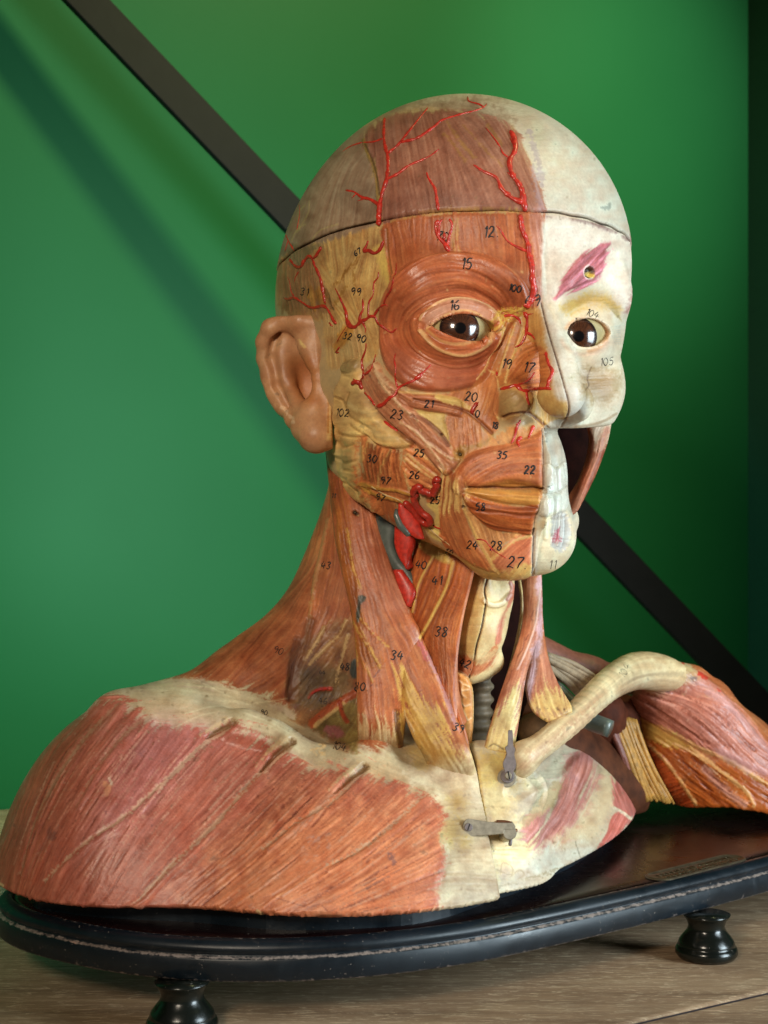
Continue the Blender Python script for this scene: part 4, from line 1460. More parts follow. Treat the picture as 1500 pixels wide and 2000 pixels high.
for i in range(16):
    h.L([(1080 + 2 * (i % 8), 1062 - 5 * (i % 6)), (1086 + 2 * (i % 8), 1058 - 5 * (i % 7))], 1.6, (176, 66, 84), .7, smooth=False)
h.L([(1043, 1035), (1042, 1080), (1040, 1135)], 4, (128, 112, 112), .8, h=-.9, hw=6)
h.L([(1046, 1040), (1046, 1130)], 8, (190, 184, 184), .4, soft=4)  # grey cast shadow beside the muscle edge, painted onto the bone
h.L([(1060, 838), (1061, 900), (1062, 948)], 3, (120, 84, 74), .6, h=-.9, hw=5)
h.R([(1045, 1118), (1090, 1112), (1100, 1130), (1050, 1140)], (206, 176, 124), soft=8, rag=3, op=.6)
EYEMASK = [([(828, 642), (850, 618), (880, 604), (910, 602), (940, 610), (966, 636), (940, 664), (900, 674), (860, 670)], 3),
           ([(1086, 650), (1104, 614), (1145, 607), (1180, 620), (1198, 656), (1175, 692), (1140, 700), (1102, 690)], 3)]
h.spots(60, (560, 200, 1220, 480), 3, (120, 96, 66), .4, 3)
h.spots(40, (700, 520, 1040, 1100), 2.4, (226, 190, 140), .6, 4)

head_cv.quiet = EYEMASK

# ------------------------------------------------------------------ near shoulder, nape and chest
ROSE = (188, 116, 100); DUST = (186, 166, 132)
body_cv = Canvas(-20, 850, 1000, 1840, (196, 174, 140), 11)
b = body_cv
b.R([(-30, 1300), (300, 1300), (560, 1380), (1000, 1450), (1000, 1850), (-30, 1850)], (198, 174, 142), fib=.15, fh=.03, soft=4, rag=3, tone=.10)
# trapezius and the back of the neck
b.R([(540, 850), (720, 850), (760, 1000), (760, 1450), (700, 1460), (640, 1430), (580, 1405), (560, 1380), (500, 1375), (400, 1330), (300, 1325), (200, 1340), (300, 1290), (440, 1200), (540, 1080), (560, 1000)],
    (176, 104, 72), guides=[[(650, 900), (620, 1080), (520, 1200), (330, 1310)], [(660, 950), (640, 1150), (570, 1290), (480, 1350)], [(680, 1100), (650, 1250), (590, 1370)], [(690, 1180), (620, 1320)], [(560, 1200), (440, 1340)]],
    fib=1.0, fh=.16, soft=3, rag=7, dome=.5, ds=10, tone=.08)
# pale tendon over the shoulder
b.R(cD((340, 200), (400, 170), (560, 135), (700, 140), (830, 180), (950, 235), (1000, 270), (1100, 310), (1180, 350), (1300, 350), (1420, 420), (1440, 500), (1330, 500), (1240, 470), (1150, 440), (1000, 410), (850, 310), (750, 270), (600, 285), (520, 270), (460, 250), (440, 225)),
    (196, 176, 138), guides=[cD((400, 190), (800, 220), (1200, 400))], fib=.25, fh=.05, soft=4, rag=9, tone=.10)
# hollow above the collar bone
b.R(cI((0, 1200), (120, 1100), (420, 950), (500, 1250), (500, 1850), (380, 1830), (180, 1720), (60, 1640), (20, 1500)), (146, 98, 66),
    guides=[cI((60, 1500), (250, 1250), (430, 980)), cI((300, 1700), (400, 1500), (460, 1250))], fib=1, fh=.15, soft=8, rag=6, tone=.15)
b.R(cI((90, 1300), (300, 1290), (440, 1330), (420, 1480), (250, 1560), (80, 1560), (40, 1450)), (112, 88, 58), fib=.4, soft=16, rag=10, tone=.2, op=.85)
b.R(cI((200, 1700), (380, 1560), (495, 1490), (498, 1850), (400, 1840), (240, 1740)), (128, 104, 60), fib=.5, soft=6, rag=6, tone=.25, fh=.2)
b.L(cI((180, 1690), (280, 1600), (400, 1520), (490, 1470)), 16, (170, 84, 58), .9, h=1.0, rag=.6)
b.L(cI((200, 1710), (300, 1630), (410, 1545)), 6, (214, 172, 120), .8, h=.4)
b.L(cI((150, 1500), (180, 1460), (230, 1440), (310, 1435)), 9, (168, 66, 50), .9, h=.8, taper=(.4, 1))
b.L(cI((170, 1470), (230, 1436), (300, 1432)), 3, (206, 40, 28), .8)
b.L(cI((380, 1540), (395, 1620), (430, 1680)), 9, (150, 60, 40), .9, h=.7)
for g in (((425, 950), (380, 1050), (270, 1150), (160, 1260)), ((435, 1060), (400, 1200), (370, 1300), (345, 1400)), ((270, 1000), (200, 1120), (130, 1220))):
    b.L(cI(*g), 9, (214, 176, 126), .75, h=.7, rag=1, taper=(.8, .6))
for g in (((300, 240), (260, 430), (215, 620), (190, 760)), ((180, 830), (160, 960), (110, 1200)), ((200, 740), (170, 960))):
    b.L(cI(*g), 8, (196, 150, 104), .6, h=.5, rag=1)
for g in (((170, 960), (110, 1180), (60, 1330), (40, 1500)), ((80, 1100), (40, 1300), (20, 1500))):
    b.L(cI(*g), 16, (104, 62, 40), .65, h=-1.1, hw=22, soft=5)
b.R(cI((460, 1250), (495, 1230), (500, 1350), (470, 1360), (452, 1320)), (66, 68, 62), soft=2, dome=.6)
b.R(cI((270, 1720), (380, 1720), (400, 1770), (320, 1790)), (146, 86, 82), soft=4, rag=4)
for k in range(60):
    q = np.random.default_rng(k)
    x, y = q.uniform(575, 695), q.uniform(1290, 1450)
    b.L([(x, y), (x + 1, y + .6)], q.uniform(1.2, 2.6), (150, 130, 92) if k % 3 else (52, 40, 28), .7, smooth=False, h=.2)
# ---- big shoulder and chest muscle
PEC = cD((0, 900), (-20, 700), (20, 560), (90, 420), (180, 300), (260, 225), (350, 200), (440, 222), (470, 250), (520, 280), (610, 280), (680, 310), (760, 290), (850, 310), (900, 340), (950, 385), (1040, 425), (1130, 430), (1200, 440), (1310, 470),
           (1350, 500), (1420, 520), (1450, 600), (1460, 700), (1430, 800), (1440, 850), (1430, 960), (900, 960), (300, 960))
g_pec = [cD((330, 210), (180, 400), (60, 700), (20, 860)), cD((460, 250), (320, 420), (180, 640), (100, 860)), cD((560, 290), (400, 520), (230, 800)), cD((720, 300), (480, 580), (300, 860)),
         cD((900, 350), (660, 600), (420, 860)), cD((1000, 420), (760, 660), (520, 860)), cD((1150, 440), (900, 690), (640, 900)), cD((1310, 490), (1100, 690), (800, 900)),
         cD((1420, 560), (1150, 760), (900, 910)), cD((1440, 700), (1200, 820), (1000, 920)), cD((1430, 860), (1200, 900), (1050, 930))]
b.R(PEC, (182, 106, 90), guides=g_pec, fib=.85, fh=.075, soft=3, rag=13, dome=.8, ds=14, tone=.03, gloss=.7)
b.R(cD((600, 920), (700, 700), (1000, 500), (1300, 520), (1430, 640), (1430, 850), (1430, 960), (500, 960)), (244, 156, 120), fib=.8, fh=.0, soft=90, rag=25, op=.75, tone=.05)  # lower chest painted brighter, its light put into the colour
b.R(cD((-20, 940), (0, 640), (90, 420), (200, 300), (240, 420), (160, 700), (140, 940)), (172, 96, 76), fib=.9, fh=.03, soft=60, rag=14, op=.7)  # outer shoulder painted darker, its shade put into the colour
b.R(cD((450, 270), (700, 300), (560, 460), (400, 640), (300, 620)), (178, 108, 108), fib=.8, fh=.0, soft=60, rag=14, op=.5)
# cream streaks running between the bundles
streaks = [((740, 290), (640, 360), (560, 440), (400, 580), (280, 660), (150, 780)), ((940, 350), (830, 460), (700, 600), (560, 730), (470, 830), (410, 870)),
           ((1180, 430), (1080, 530), (960, 600), (860, 680)), ((1400, 490), (1290, 590), (1180, 680), (1060, 740)), ((480, 250), (400, 320), (320, 420), (250, 540)),
           ((380, 215), (250, 360), (130, 560), (70, 760))]
for i, g in enumerate(streaks):
    b.L(cD(*g), 9 if i < 2 else 7, (218, 180, 150), .75 if i < 4 else .4, h=-.25, hw=12, rag=1.6, taper=(1.3, .5))
    b.L([(x + 6, y + 7) for x, y in cD(*g)], 6, None, 0, h=.45, hw=26, taper=(1.2, .4))
# deep creases where the bundles leave the collar bone
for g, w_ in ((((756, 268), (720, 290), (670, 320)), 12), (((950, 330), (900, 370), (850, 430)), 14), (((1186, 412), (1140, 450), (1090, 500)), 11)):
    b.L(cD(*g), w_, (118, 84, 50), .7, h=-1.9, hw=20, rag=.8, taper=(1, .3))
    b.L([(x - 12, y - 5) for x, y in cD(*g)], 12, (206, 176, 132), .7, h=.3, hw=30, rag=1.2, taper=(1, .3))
q = np.random.default_rng(5)
for k in range(260):
    t = q.uniform(0, 1); i = q.integers(0, len(g_pec) - 1)
    A_ = catmull(g_pec[i], 6); B_ = catmull(g_pec[i + 1], 6)
    m_ = min(len(A_), len(B_)); s0 = q.uniform(0.05, .7); ln = q.uniform(.08, .3)
    idx = np.clip((np.array([s0, s0 + ln / 2, s0 + ln]) * (m_ - 1)), 0, m_ - 1).astype(int)
    if len(set(idx)) < 3:
        idx = np.array([idx[0], min(idx[0] + 2, m_ - 1), min(idx[0] + 4, m_ - 1)])
    seg = A_[idx] * (1 - t) + B_[idx] * t
    dark = k % 3 == 0
    b.L(seg, q.uniform(1.4, 3.2), (128, 66, 52) if dark else (226, 170, 146), q.uniform(.25, .6), h=-.12 if dark else .12, hw=4, rag=.5, taper=(.5, 1))
# flaked paint
b.L(cD((345, 470), (355, 485), (350, 500)), 9, (222, 150, 120), .9, rag=1.2)
b.L(cD((356, 452), (362, 470)), 4, (226, 196, 168), .9, rag=1)
for (x, y, n_) in ((1040, 350, 14), (1040, 660, 12), (1010, 700, 8), (840, 890, 6)):
    for k in range(n_):
        a_, b_ = q.uniform(-34, 34), q.uniform(-26, 26)
        b.L(cD((x + a_, y + b_), (x + a_ + q.uniform(-12, 12), y + b_ + q.uniform(-10, 10))), q.uniform(1.4, 3.4), (230, 190, 140) if y < 500 else (224, 160, 140), .7, rag=.8, smooth=False, h=.12)
b.L(cD((840, 885), (852, 892)), 8, (216, 186, 140), .9)
b.L(cD((5, 795), (14, 800)), 7, (214, 184, 140), .9)
b.L(cD((165, 620), (175, 640)), 14, (120, 74, 62), .45, rag=1.5)
b.L(cD((1270, 700), (1280, 730)), 7, (110, 80, 84), .5, rag=1.5)
for g in (((560, 290), (640, 250), (700, 235)), ((600, 240), (720, 215), (860, 260)), ((640, 130), (760, 190)), ((800, 210), (940, 190))):
    b.L(cD(*g), 2, (226, 212, 170), .6, h=.1)
# tendons by the breast bone
b.R([(800, 1480), (860, 1500), (900, 1520), (930, 1510), (968, 1600), (970, 1760), (860, 1790), (866, 1700), (874, 1620), (850, 1560), (800, 1520)], (206, 184, 150), fib=.25, fh=.05, soft=8, rag=12, tone=.12)
for (x, y, r_) in ((893, 1570, 18), (885, 1620, 20), (905, 1650, 12), (800, 1455, 14), (830, 1480, 20)):
    b.R(ringpath(x, y, r_, r_ * 1.3, n=10), (190, 152, 92), fib=.2, soft=14, rag=8, op=.55)
b.L([(862, 1500), (900, 1540), (940, 1600)], 20, None, 0, h=1.0, hw=60)
b.L([(967, 1745), (900, 1770), (820, 1785)], 7, (206, 188, 156), .5, rag=1.5)
b.spots(240, (0, 1320, 960, 1780), 2.4, (110, 78, 60), .35, 8)
b.spots(160, (200, 1330, 960, 1500), 2.4, (122, 98, 62), .5, 9)
b.spots(120, (0, 1320, 960, 1780), 2.0, (228, 196, 170), .5, 10)
b.L([(540, 1755), (600, 1772), (625, 1768), (640, 1780)], 1.6, (130, 66, 50), .7)

# ------------------------------------------------------------------ far half of the chest
chest_cv = Canvas(900, 1380, 1290, 1770, (212, 198, 168), 21)
c = chest_cv
c.R([(890, 1370), (1300, 1370), (1300, 1780), (890, 1780)], (204, 186, 158), fib=.15, fh=.03, soft=3, tone=.10, smooth=False)
c.R(cE((280, 640), (420, 560), (480, 700), (440, 820), (520, 900), (520, 1000), (380, 1100), (340, 1150), (300, 780)), (222, 198, 152), fib=.2, soft=20, rag=10, tone=.10)
c.R(cE((498, 955), (510, 890), (570, 830), (620, 750), (640, 660), (672, 600), (700, 580), (765, 590), (782, 670), (762, 750), (715, 840), (660, 925), (590, 985), (530, 985)),
    (184, 122, 114), guides=[cE((740, 560), (700, 700), (560, 960)), cE((680, 640), (620, 800), (520, 930))], fib=1.2, fh=.16, soft=9, rag=12, dome=.6, ds=14)
c.R(cE((560, 990), (660, 890), (740, 800), (780, 700), (860, 610), (870, 760), (800, 900), (700, 1000), (600, 1010)), (206, 178, 140), fib=.2, soft=14, rag=10, op=.7)
c.R(cE((860, 600), (900, 660), (950, 760), (940, 850), (860, 820), (850, 720)), (190, 112, 106), guides=[cE((870, 620), (930, 820))], fib=1.1, fh=.12, soft=3, rag=3)
c.R(cE((850, 830), (930, 850), (900, 900), (800, 990), (760, 1000), (820, 900)), (200, 110, 102), guides=[cE((880, 840), (790, 990))], fib=1.1, fh=.12, soft=3, rag=4)
c.L(cE((856, 810), (890, 830), (925, 856)), 6, (226, 206, 176), .9, h=.6)
c.L(cE((500, 870), (560, 810), (620, 720)), 22, (188, 160, 116), .6, rag=1.2, h=-1.2, hw=40)
c.R(cE((540, 1000), (700, 960), (760, 990), (600, 1080), (480, 1090)), (210, 202, 184), soft=14, rag=8, op=.8)
c.L(cE((694, 950), (706, 990), (720, 1030)), 1.6, (120, 110, 90), .7)
c.L(cE((440, 740), (500, 700), (560, 680), (660, 580)), 22, (196, 190, 160), .5, rag=1.2, h=-1.6, hw=50)
c.L(cE((500, 640), (560, 720), (540, 800)), 12, (186, 182, 150), .5, h=-1.0, hw=30, rag=1)
c.R(cE((660, 540), (740, 510), (860, 600), (840, 660), (760, 560)), (206, 184, 150), soft=6, rag=4, op=.6)
c.L(cE((742, 570), (748, 578)), 5, (60, 50, 40), .9)
for g in (((350, 1060), (420, 1090), (430, 1060), (390, 1040), (380, 1090)), ((420, 1100), (460, 1070), (480, 1090), (450, 1110)), ((290, 1050), (330, 1080))):
    c.L(cE(*g), 1.6, (170, 140, 100), .7)
c.L(cE((276, 690), (310, 830), (330, 950), (345, 1140)), 6, (222, 188, 120), .7, rag=1.2)
c.L(cE((345, 1148), (480, 1110), (640, 1060), (800, 990)), 4, (170, 150, 116), .6, rag=1)
c.spots(110, (930, 1480, 1240, 1740), 2.2, (120, 100, 70), .5, 12)
c.R(cE((380, 650), (470, 640), (480, 720), (420, 730)), (150, 120, 70), soft=10, rag=6, op=.5)
c.R(cE((230, 640), (300, 590), (400, 590), (420, 640), (380, 700), (300, 700)), (222, 186, 118), soft=12, rag=8, op=.6)

# ------------------------------------------------------------------ far shoulder
far_cv = Canvas(1150, 1240, 1640, 1640, (176, 104, 66), 31)
r = far_cv
g1 = [cE((920, 320), (1150, 440), (1400, 680), (1560, 820)), cE((1000, 300), (1250, 380), (1500, 600)), cE((1120, 250), (1350, 380), (1520, 560))]
g2 = [cE((980, 500), (1180, 640), (1380, 800)), cE((1080, 540), (1300, 680), (1480, 800)), cE((960, 540), (1060, 700), (1200, 820))]
r.R(cE((860, 140), (1700, 140), (1700, 900), (800, 900)), (188, 112, 78), guides=g1, fib=1, fh=.15, soft=3, smooth=False)
r.R(cE((905, 330), (930, 300), (1010, 280), (1100, 250), (1160, 215), (1260, 270), (1380, 400), (1500, 560), (1600, 700), (1600, 830), (1480, 680), (1400, 640), (1300, 590), (1200, 560), (1130, 520), (1050, 480), (960, 420), (910, 380)),
    (196, 124, 110), guides=g1, fib=1.1, fh=.18, soft=4, rag=4, dome=1.2, ds=12, gloss=.8)
r.R(cE((1480, 680), (1600, 780), (1600, 900), (1380, 830), (1200, 830), (1110, 790), (1050, 700), (980, 560), (960, 500), (1100, 540), (1300, 620)),
    (180, 94, 48), guides=g2, fib=1.3, fh=.22, soft=3, rag=2, dome=.8, ds=8, gloss=.8)
r.R(cE((965, 500), (1000, 520), (1080, 640), (1190, 800), (1110, 780), (1050, 720), (1000, 630)), (190, 92, 56), guides=[cE((1010, 600), (1060, 580)), cE((1080, 720), (1130, 700))], fib=1.3, fh=.2, soft=2)
r.R(cE((860, 380), (905, 400), (1000, 450), (1100, 500), (1180, 550), (1130, 560), (1050, 540), (960, 500), (900, 440)), (222, 172, 104), fib=.3, fh=.05, soft=4, rag=4, dome=.6)
for g, w_ in ((((960, 500), (1080, 620), (1200, 790)), 7), (((1180, 560), (1280, 640), (1400, 730), (1440, 800)), 8), (((1060, 470), (1200, 550), (1330, 610), (1480, 700), (1600, 790)), 9), (((1110, 540), (1200, 590), (1300, 680)), 4)):
    r.L(cE(*g), w_, (230, 176, 126), .85, h=.6, rag=.8)
for g, w_ in ((((1150, 250), (1300, 360), (1420, 480), (1500, 570)), 16), (((1300, 570), (1380, 620), (1480, 660)), 20), (((1240, 650), (1320, 730), (1400, 790)), 18)):
    r.L(cE(*g), w_, (212, 160, 160), .6, h=.4, rag=1.6, soft=4)
for g in (((1000, 330), (1150, 400), (1330, 560)), ((1100, 320), (1260, 400), (1440, 570)), ((1000, 370), (1100, 440), (1250, 540)), ((1180, 600), (1340, 740)), ((1100, 560), (1260, 740))):
    r.L(cE(*g), 4, (120, 58, 44), .5, h=-.5, hw=9, rag=.8)
# acromion and its edge
r.R(cE((900, 130), (1000, 120), (1100, 150), (1160, 200), (1180, 240), (1100, 262), (1020, 280), (930, 300), (900, 330), (860, 300)), (196, 172, 136), fib=.15, fh=.03, soft=4, rag=3, tone=.06)
r.L(cE((905, 335), (960, 300), (1050, 275), (1140, 240)), 9, (222, 200, 164), .8, rag=1.2, h=.3)
r.R(cE((1120, 230), (1200, 240), (1180, 290), (1060, 320), (1000, 310)), (190, 160, 116), fib=.3, soft=12, rag=8, op=.7)
for (x, y, w_) in ((1140, 210, 6), (1090, 235, 4), (1215, 250, 7), (1235, 262, 5), (1290, 320, 4)):
    r.L(cE((x - 6, y), (x + 4, y + 5)), w_, (206, 66, 58), .85, rag=1.2)
for (x, y, w_) in ((1075, 305, 10), (1060, 300, 6), (1180, 268, 6)):
    r.L(cE((x - 5, y), (x + 8, y + 6)), w_, (96, 84, 84), .6, rag=1.6)
r.L(cE((1105, 492), (1118, 498)), 4, (228, 200, 130), .9)
r.R(cE((850, 380), (930, 440), (940, 490), (960, 560), (900, 520)), (70, 36, 22), soft=6)
r.spots(70, (1230, 1290, 1500, 1580), 2.2, (226, 190, 170), .45, 33)

# ------------------------------------------------------------------ strips, bones and cartilages of the neck
neck_cv = Canvas(630, 800, 1260, 1560, (186, 110, 76), 41)
n_ = neck_cv
SCM_L = [(640, 880, 742), (645, 950, 728), (652, 1040, 712), (668, 1120, 704), (686, 1200, 698), (695, 1280, 694), (697, 1360, 690), (698, 1420, 688), (700, 1468, 702)]
SCM_R = [(720, 880, 722), (738, 1000, 712), (760, 1090, 706), (798, 1190, 700), (822, 1240, 697), (815, 1330, 691), (797, 1390, 688), (790, 1430, 688), (786, 1482, 702)]
ST_L = [(768, 1150, 703), (775, 1230, 697), (782, 1310, 690), (786, 1380, 686), (806, 1440, 684), (838, 1500, 686), (866, 1600, 706)]
ST_R = [(790, 1165, 703), (822, 1238, 698), (850, 1305, 692), (878, 1370, 686), (904, 1430, 682), (926, 1490, 680), (946, 1600, 700)]
STRAP_L = [(820, 1030, 708), (806, 1090, 706), (800, 1160, 704), (800, 1200, 703), (822, 1250, 700), (850, 1320, 696), (878, 1380, 690), (892, 1420, 688)]
STRAP_R = [(932, 1080, 690), (926, 1120, 690), (914, 1170, 691), (905, 1210, 692), (897, 1260, 692), (892, 1310, 691), (892, 1360, 688), (898, 1420, 686)]
n_.R([(630, 860), (740, 860), (738, 1000), (760, 1090), (798, 1190), (822, 1240), (850, 1305), (900, 1430), (960, 1560), (700, 1560), (690, 1200), (650, 1040)],
     (186, 110, 76), guides=[[(650, 900), (665, 1100), (705, 1250), (715, 1450)], [(700, 920), (720, 1080), (770, 1220), (860, 1400)], [(735, 1000), (790, 1180), (880, 1400)], [(690, 1050), (720, 1200), (745, 1440)]],
     fib=1, fh=.16, soft=3, tone=.07)
n_.R([(648, 960), (668, 960), (700, 1120), (712, 1230), (740, 1300), (700, 1290), (690, 1200), (664, 1100)], (156, 90, 50), guides=[[(655, 980), (690, 1150), (730, 1290)]], fib=1.3, fh=.2, soft=8, rag=6)
n_.R([(695, 1000), (735, 1000), (765, 1100), (800, 1195), (730, 1180), (700, 1100)], (184, 116, 96), fib=1, fh=.05, soft=20, rag=10, op=.6)
n_.R(cI((800, 1300), (860, 1370), (960, 1500), (1060, 1600), (1200, 1850), (1300, 2100), (1100, 2100), (960, 1960), (840, 1840), (790, 1640), (870, 1640), (840, 1500)), (222, 172, 104),
     guides=[cI((820, 1340), (900, 1560), (1100, 1900))], fib=.3, fh=.04, soft=3, rag=9, tone=.08)
n_.R(cI((790, 1640), (830, 1650), (930, 1850), (1040, 1960), (950, 1950), (840, 1890), (790, 1800)), (154, 120, 66), fib=.4, soft=8, rag=7, tone=.25, fh=.12)
n_.R(cI((500, 1720), (600, 1690), (700, 1700), (790, 1740), (800, 1960), (500, 1960)), (196, 162, 122), guides=[cI((560, 1600), (560, 1900)), cI((740, 1600), (750, 1900))], fib=.6, soft=5, rag=16, tone=.1)
n_.R([(820, 1500), (880, 1480), (960, 1480), (970, 1620), (840, 1620)], (216, 190, 146), fib=.2, soft=26, rag=10, tone=.1)
n_.L(cI((780, 1600), (790, 1740), (840, 1880)), 9, (112, 76, 44), .75, h=-1.0, hw=14, rag=1)
for g in (((440, 340), (460, 500), (480, 600), (520, 720)), ((350, 560), (370, 720), (420, 860), (500, 1010)), ((360, 620), (420, 820), (480, 980), (660, 1270)), ((500, 910), (600, 1030), (720, 1140)), ((520, 1000), (600, 1160), (660, 1290)), ((560, 1260), (610, 1390)), ((430, 300), (470, 600)), ((440, 900), (480, 1100), (500, 1240))):
    n_.L(cI(*g), 3.2, (218, 168, 96), .75, h=.25, rag=.8)
for g in (((930, 1070), (1000, 1220), (1080, 1400), (1170, 1660)), ((870, 880), (940, 1060))):
    n_.L(cI(*g), 5, (214, 158, 132), .7, h=.2, rag=.6)
n_.R(cI((510, 775), (560, 780), (555, 810), (525, 850), (515, 930), (500, 980), (497, 900), (503, 830)), (60, 58, 46), soft=2, rag=1)
n_.L(cI((620, 1355), (660, 1300)), 2, (90, 34, 28), .9); n_.L(cI((597, 1415), (605, 1408)), 2, (90, 34, 28), .9)
n_.L(cI((480, 180), (496, 192)), 8, (56, 36, 22), .9, h=-1, hw=10); n_.L(cI((500, 200), (508, 205)), 4, (196, 160, 120), .9)
n_.L(cI((500, 1210), (498, 1500), (502, 1830)), 3, (220, 176, 116), .6, rag=.6)
n_.R([(640, 870), (662, 890), (668, 960), (655, 1000), (640, 960)], (124, 66, 40), soft=8, fib=.8, op=.7)
# strap muscles
n_.R([(818, 1040), (860, 1080), (930, 1112), (915, 1160), (905, 1210), (893, 1300), (898, 1430), (880, 1390), (850, 1310), (822, 1245), (800, 1200), (803, 1120)],
     (186, 104, 64), guides=[[(845, 1090), (815, 1180)], [(880, 1100), (822, 1230)], [(915, 1120), (870, 1240), (885, 1380)]], fib=1.2, fh=.16, soft=2, rag=.5)
n_.R([(790, 1000), (840, 1030), (880, 1090), (870, 1100), (820, 1070)], (206, 168, 104), soft=3, rag=2)
for g, w_ in ((((845, 1088), (818, 1140), (806, 1195)), 4.5), (((885, 1098), (870, 1150), (840, 1210), (820, 1246)), 5.5), (((806, 1080), (800, 1130), (806, 1170)), 2.5)):
    n_.L(g, w_, (230, 190, 118), .95, h=.3)
    n_.L([(x + 5, y + 1) for x, y in g], 3, (120, 60, 34), .5, h=-.3, hw=6)
n_.L([(822, 1256), (850, 1310), (878, 1380), (896, 1426)], 6, (190, 140, 150), .6, rag=1)
n_.L(cI((940, 1110), (975, 1150), (985, 1220)), 6, (196, 96, 92), .7, rag=2)
n_.L([(926, 1105), (912, 1165), (902, 1215), (892, 1300), (892, 1400)], 4, (216, 160, 148), .6)
# larynx region colours are on their own canvas below
# far neck strip with its two cut heads
FS_L = [(1018, 1120, 742), (1022, 1180, 730), (1018, 1230, 720), (1003, 1280, 712), (985, 1330, 704), (968, 1380, 698), (953, 1430, 694), (944, 1466, 692)]
FS_R = [(1057, 1120, 745), (1058, 1190, 733), (1056, 1230, 724), (1040, 1280, 714), (1028, 1320, 707), (1020, 1370, 701), (1012, 1420, 697), (1003, 1474, 694)]
FC_L = [(1040, 1190, 738), (1036, 1240, 732), (1030, 1300, 724), (1026, 1340, 718), (1032, 1374, 714), (1046, 1396, 712), (1070, 1412, 711)]
FC_R = [(1058, 1190, 740), (1062, 1240, 736), (1072, 1290, 730), (1088, 1330, 724), (1103, 1356, 720), (1116, 1378, 716), (1118, 1392, 715)]
n_.R([(1010, 1100), (1060, 1100), (1062, 1260), (1125, 1380), (1120, 1400), (1070, 1420), (1030, 1390), (1000, 1480), (935, 1470), (985, 1320)],
     (192, 124, 100), guides=[[(1035, 1130), (1035, 1220), (990, 1380), (965, 1470)], [(1050, 1180), (1055, 1260), (1080, 1400)], [(1040, 1250), (1000, 1400)]], fib=1, fh=.14, soft=3, tone=.06)
n_.R([(935, 1480), (960, 1400), (985, 1370), (1020, 1350), (1018, 1420), (1005, 1485)], (222, 194, 138), guides=[[(990, 1380), (965, 1470)]], fib=.4, soft=6, rag=14, tone=.10)
n_.R([(1028, 1370), (1050, 1350), (1090, 1345), (1118, 1372), (1125, 1400), (1070, 1420), (1040, 1400)], (214, 176, 122), guides=[[(1055, 1340), (1075, 1400)], [(1090, 1340), (1100, 1390)]], fib=.5, soft=5, rag=14, tone=.10)
n_.R([(1046, 1130), (1058, 1130), (1060, 1220), (1048, 1300), (1034, 1370), (1026, 1360), (1040, 1280), (1050, 1220)], (206, 168, 180), fib=.5, soft=5, rag=4, op=.7)
n_.L(cJ((810, 260), (790, 400), (760, 560), (700, 720), (640, 850)), 4, (228, 190, 176), .8, h=.4)
n_.L(cJ((430, 1420), (470, 1400), (540, 1440)), 2.2, (90, 70, 40), .8, h=-.3)
n_.L(cJ((385, 1440), (450, 1460), (560, 1475)), 5, (210, 176, 110), .9, rag=1)
for g in (((760, 420), (740, 470), (750, 500)), ((690, 620), (680, 700), (640, 760)), ((600, 860), (580, 930), (560, 960)), ((720, 600), (700, 640))):
    n_.L(cJ(*g), 1.4, (90, 40, 34), .7)
for k in range(14):
    n_.L(cJ((740 + 16 * k, 1130 + (k % 3) * 20), (750 + 18 * k, 1190 + (k % 4) * 10)), 2, (150, 100, 80), .5, smooth=False)
n_.spots(30, (1030, 1380, 1115, 1412), 2.5, (60, 44, 26), .6, 44)
n_.spots(70, (650, 1000, 900, 1450), 2, (110, 62, 40), .45, 45)

lar_cv = Canvas(860, 1080, 1060, 1500, (216, 190, 140), 51)
l_ = lar_cv
l_.R([(850, 1070), (1070, 1070), (1070, 1510), (850, 1510)], (218, 192, 146), fib=.1, fh=.02, soft=2, tone=.05, smooth=False)
l_.R(cJ((300, 290), (400, 370), (390, 520), (330, 720), (230, 720), (220, 560)), (214, 180, 122), soft=6, rag=4, op=.7)
l_.L(cJ((430, 148), (415, 200), (398, 270), (408, 350), (400, 430), (380, 540), (340, 680), (325, 780), (312, 860), (285, 915)), 3, (40, 26, 20), .95, h=-.8, hw=4)
l_.L(cJ((400, 350), (450, 380), (520, 370), (580, 310)), 7, (232, 214, 178), .8, h=.9, hw=14)
l_.L(cJ((590, 220), (600, 270), (560, 340)), 8, (206, 140, 130), .8, h=.5)
l_.R(cJ((620, 230), (660, 240), (620, 330), (560, 440), (530, 560), (520, 640), (480, 660), (490, 560), (540, 420), (590, 320)), (196, 120, 100), guides=[cJ((630, 240), (500, 640))], fib=1, soft=3, rag=2)
l_.R(cJ((190, 700), (260, 750), (330, 790), (480, 690), (480, 780), (420, 860), (340, 900), (280, 915), (220, 870), (180, 820)), (190, 116, 84), guides=[cJ((220, 740), (290, 880)), cJ((470, 720), (330, 880))], fib=1.2, fh=.15, soft=3, rag=3)
l_.R(cJ((480, 700), (360, 760), (330, 800), (400, 820), (470, 760)), (214, 186, 140), soft=5, rag=3, op=.7)
gl = l_
gl.R(cJ((175, 860), (290, 930), (312, 1000), (318, 1300), (300, 1400), (250, 1300), (190, 1150), (165, 1000)), (216, 152, 98), fib=.2, soft=2, rag=1, tone=.2, dome=.4, ds=4)
for g in (((200, 930), (240, 960), (230, 1020), (260, 1060)), ((230, 1010), (280, 1000)), ((210, 1080), (250, 1120), (290, 1110)), ((240, 1150), (270, 1220), (300, 1210)), ((250, 960), (290, 980)), ((200, 1000), (220, 1070))):
    gl.L(cJ(*g), 3.5, (236, 204, 168), .8, h=.4)

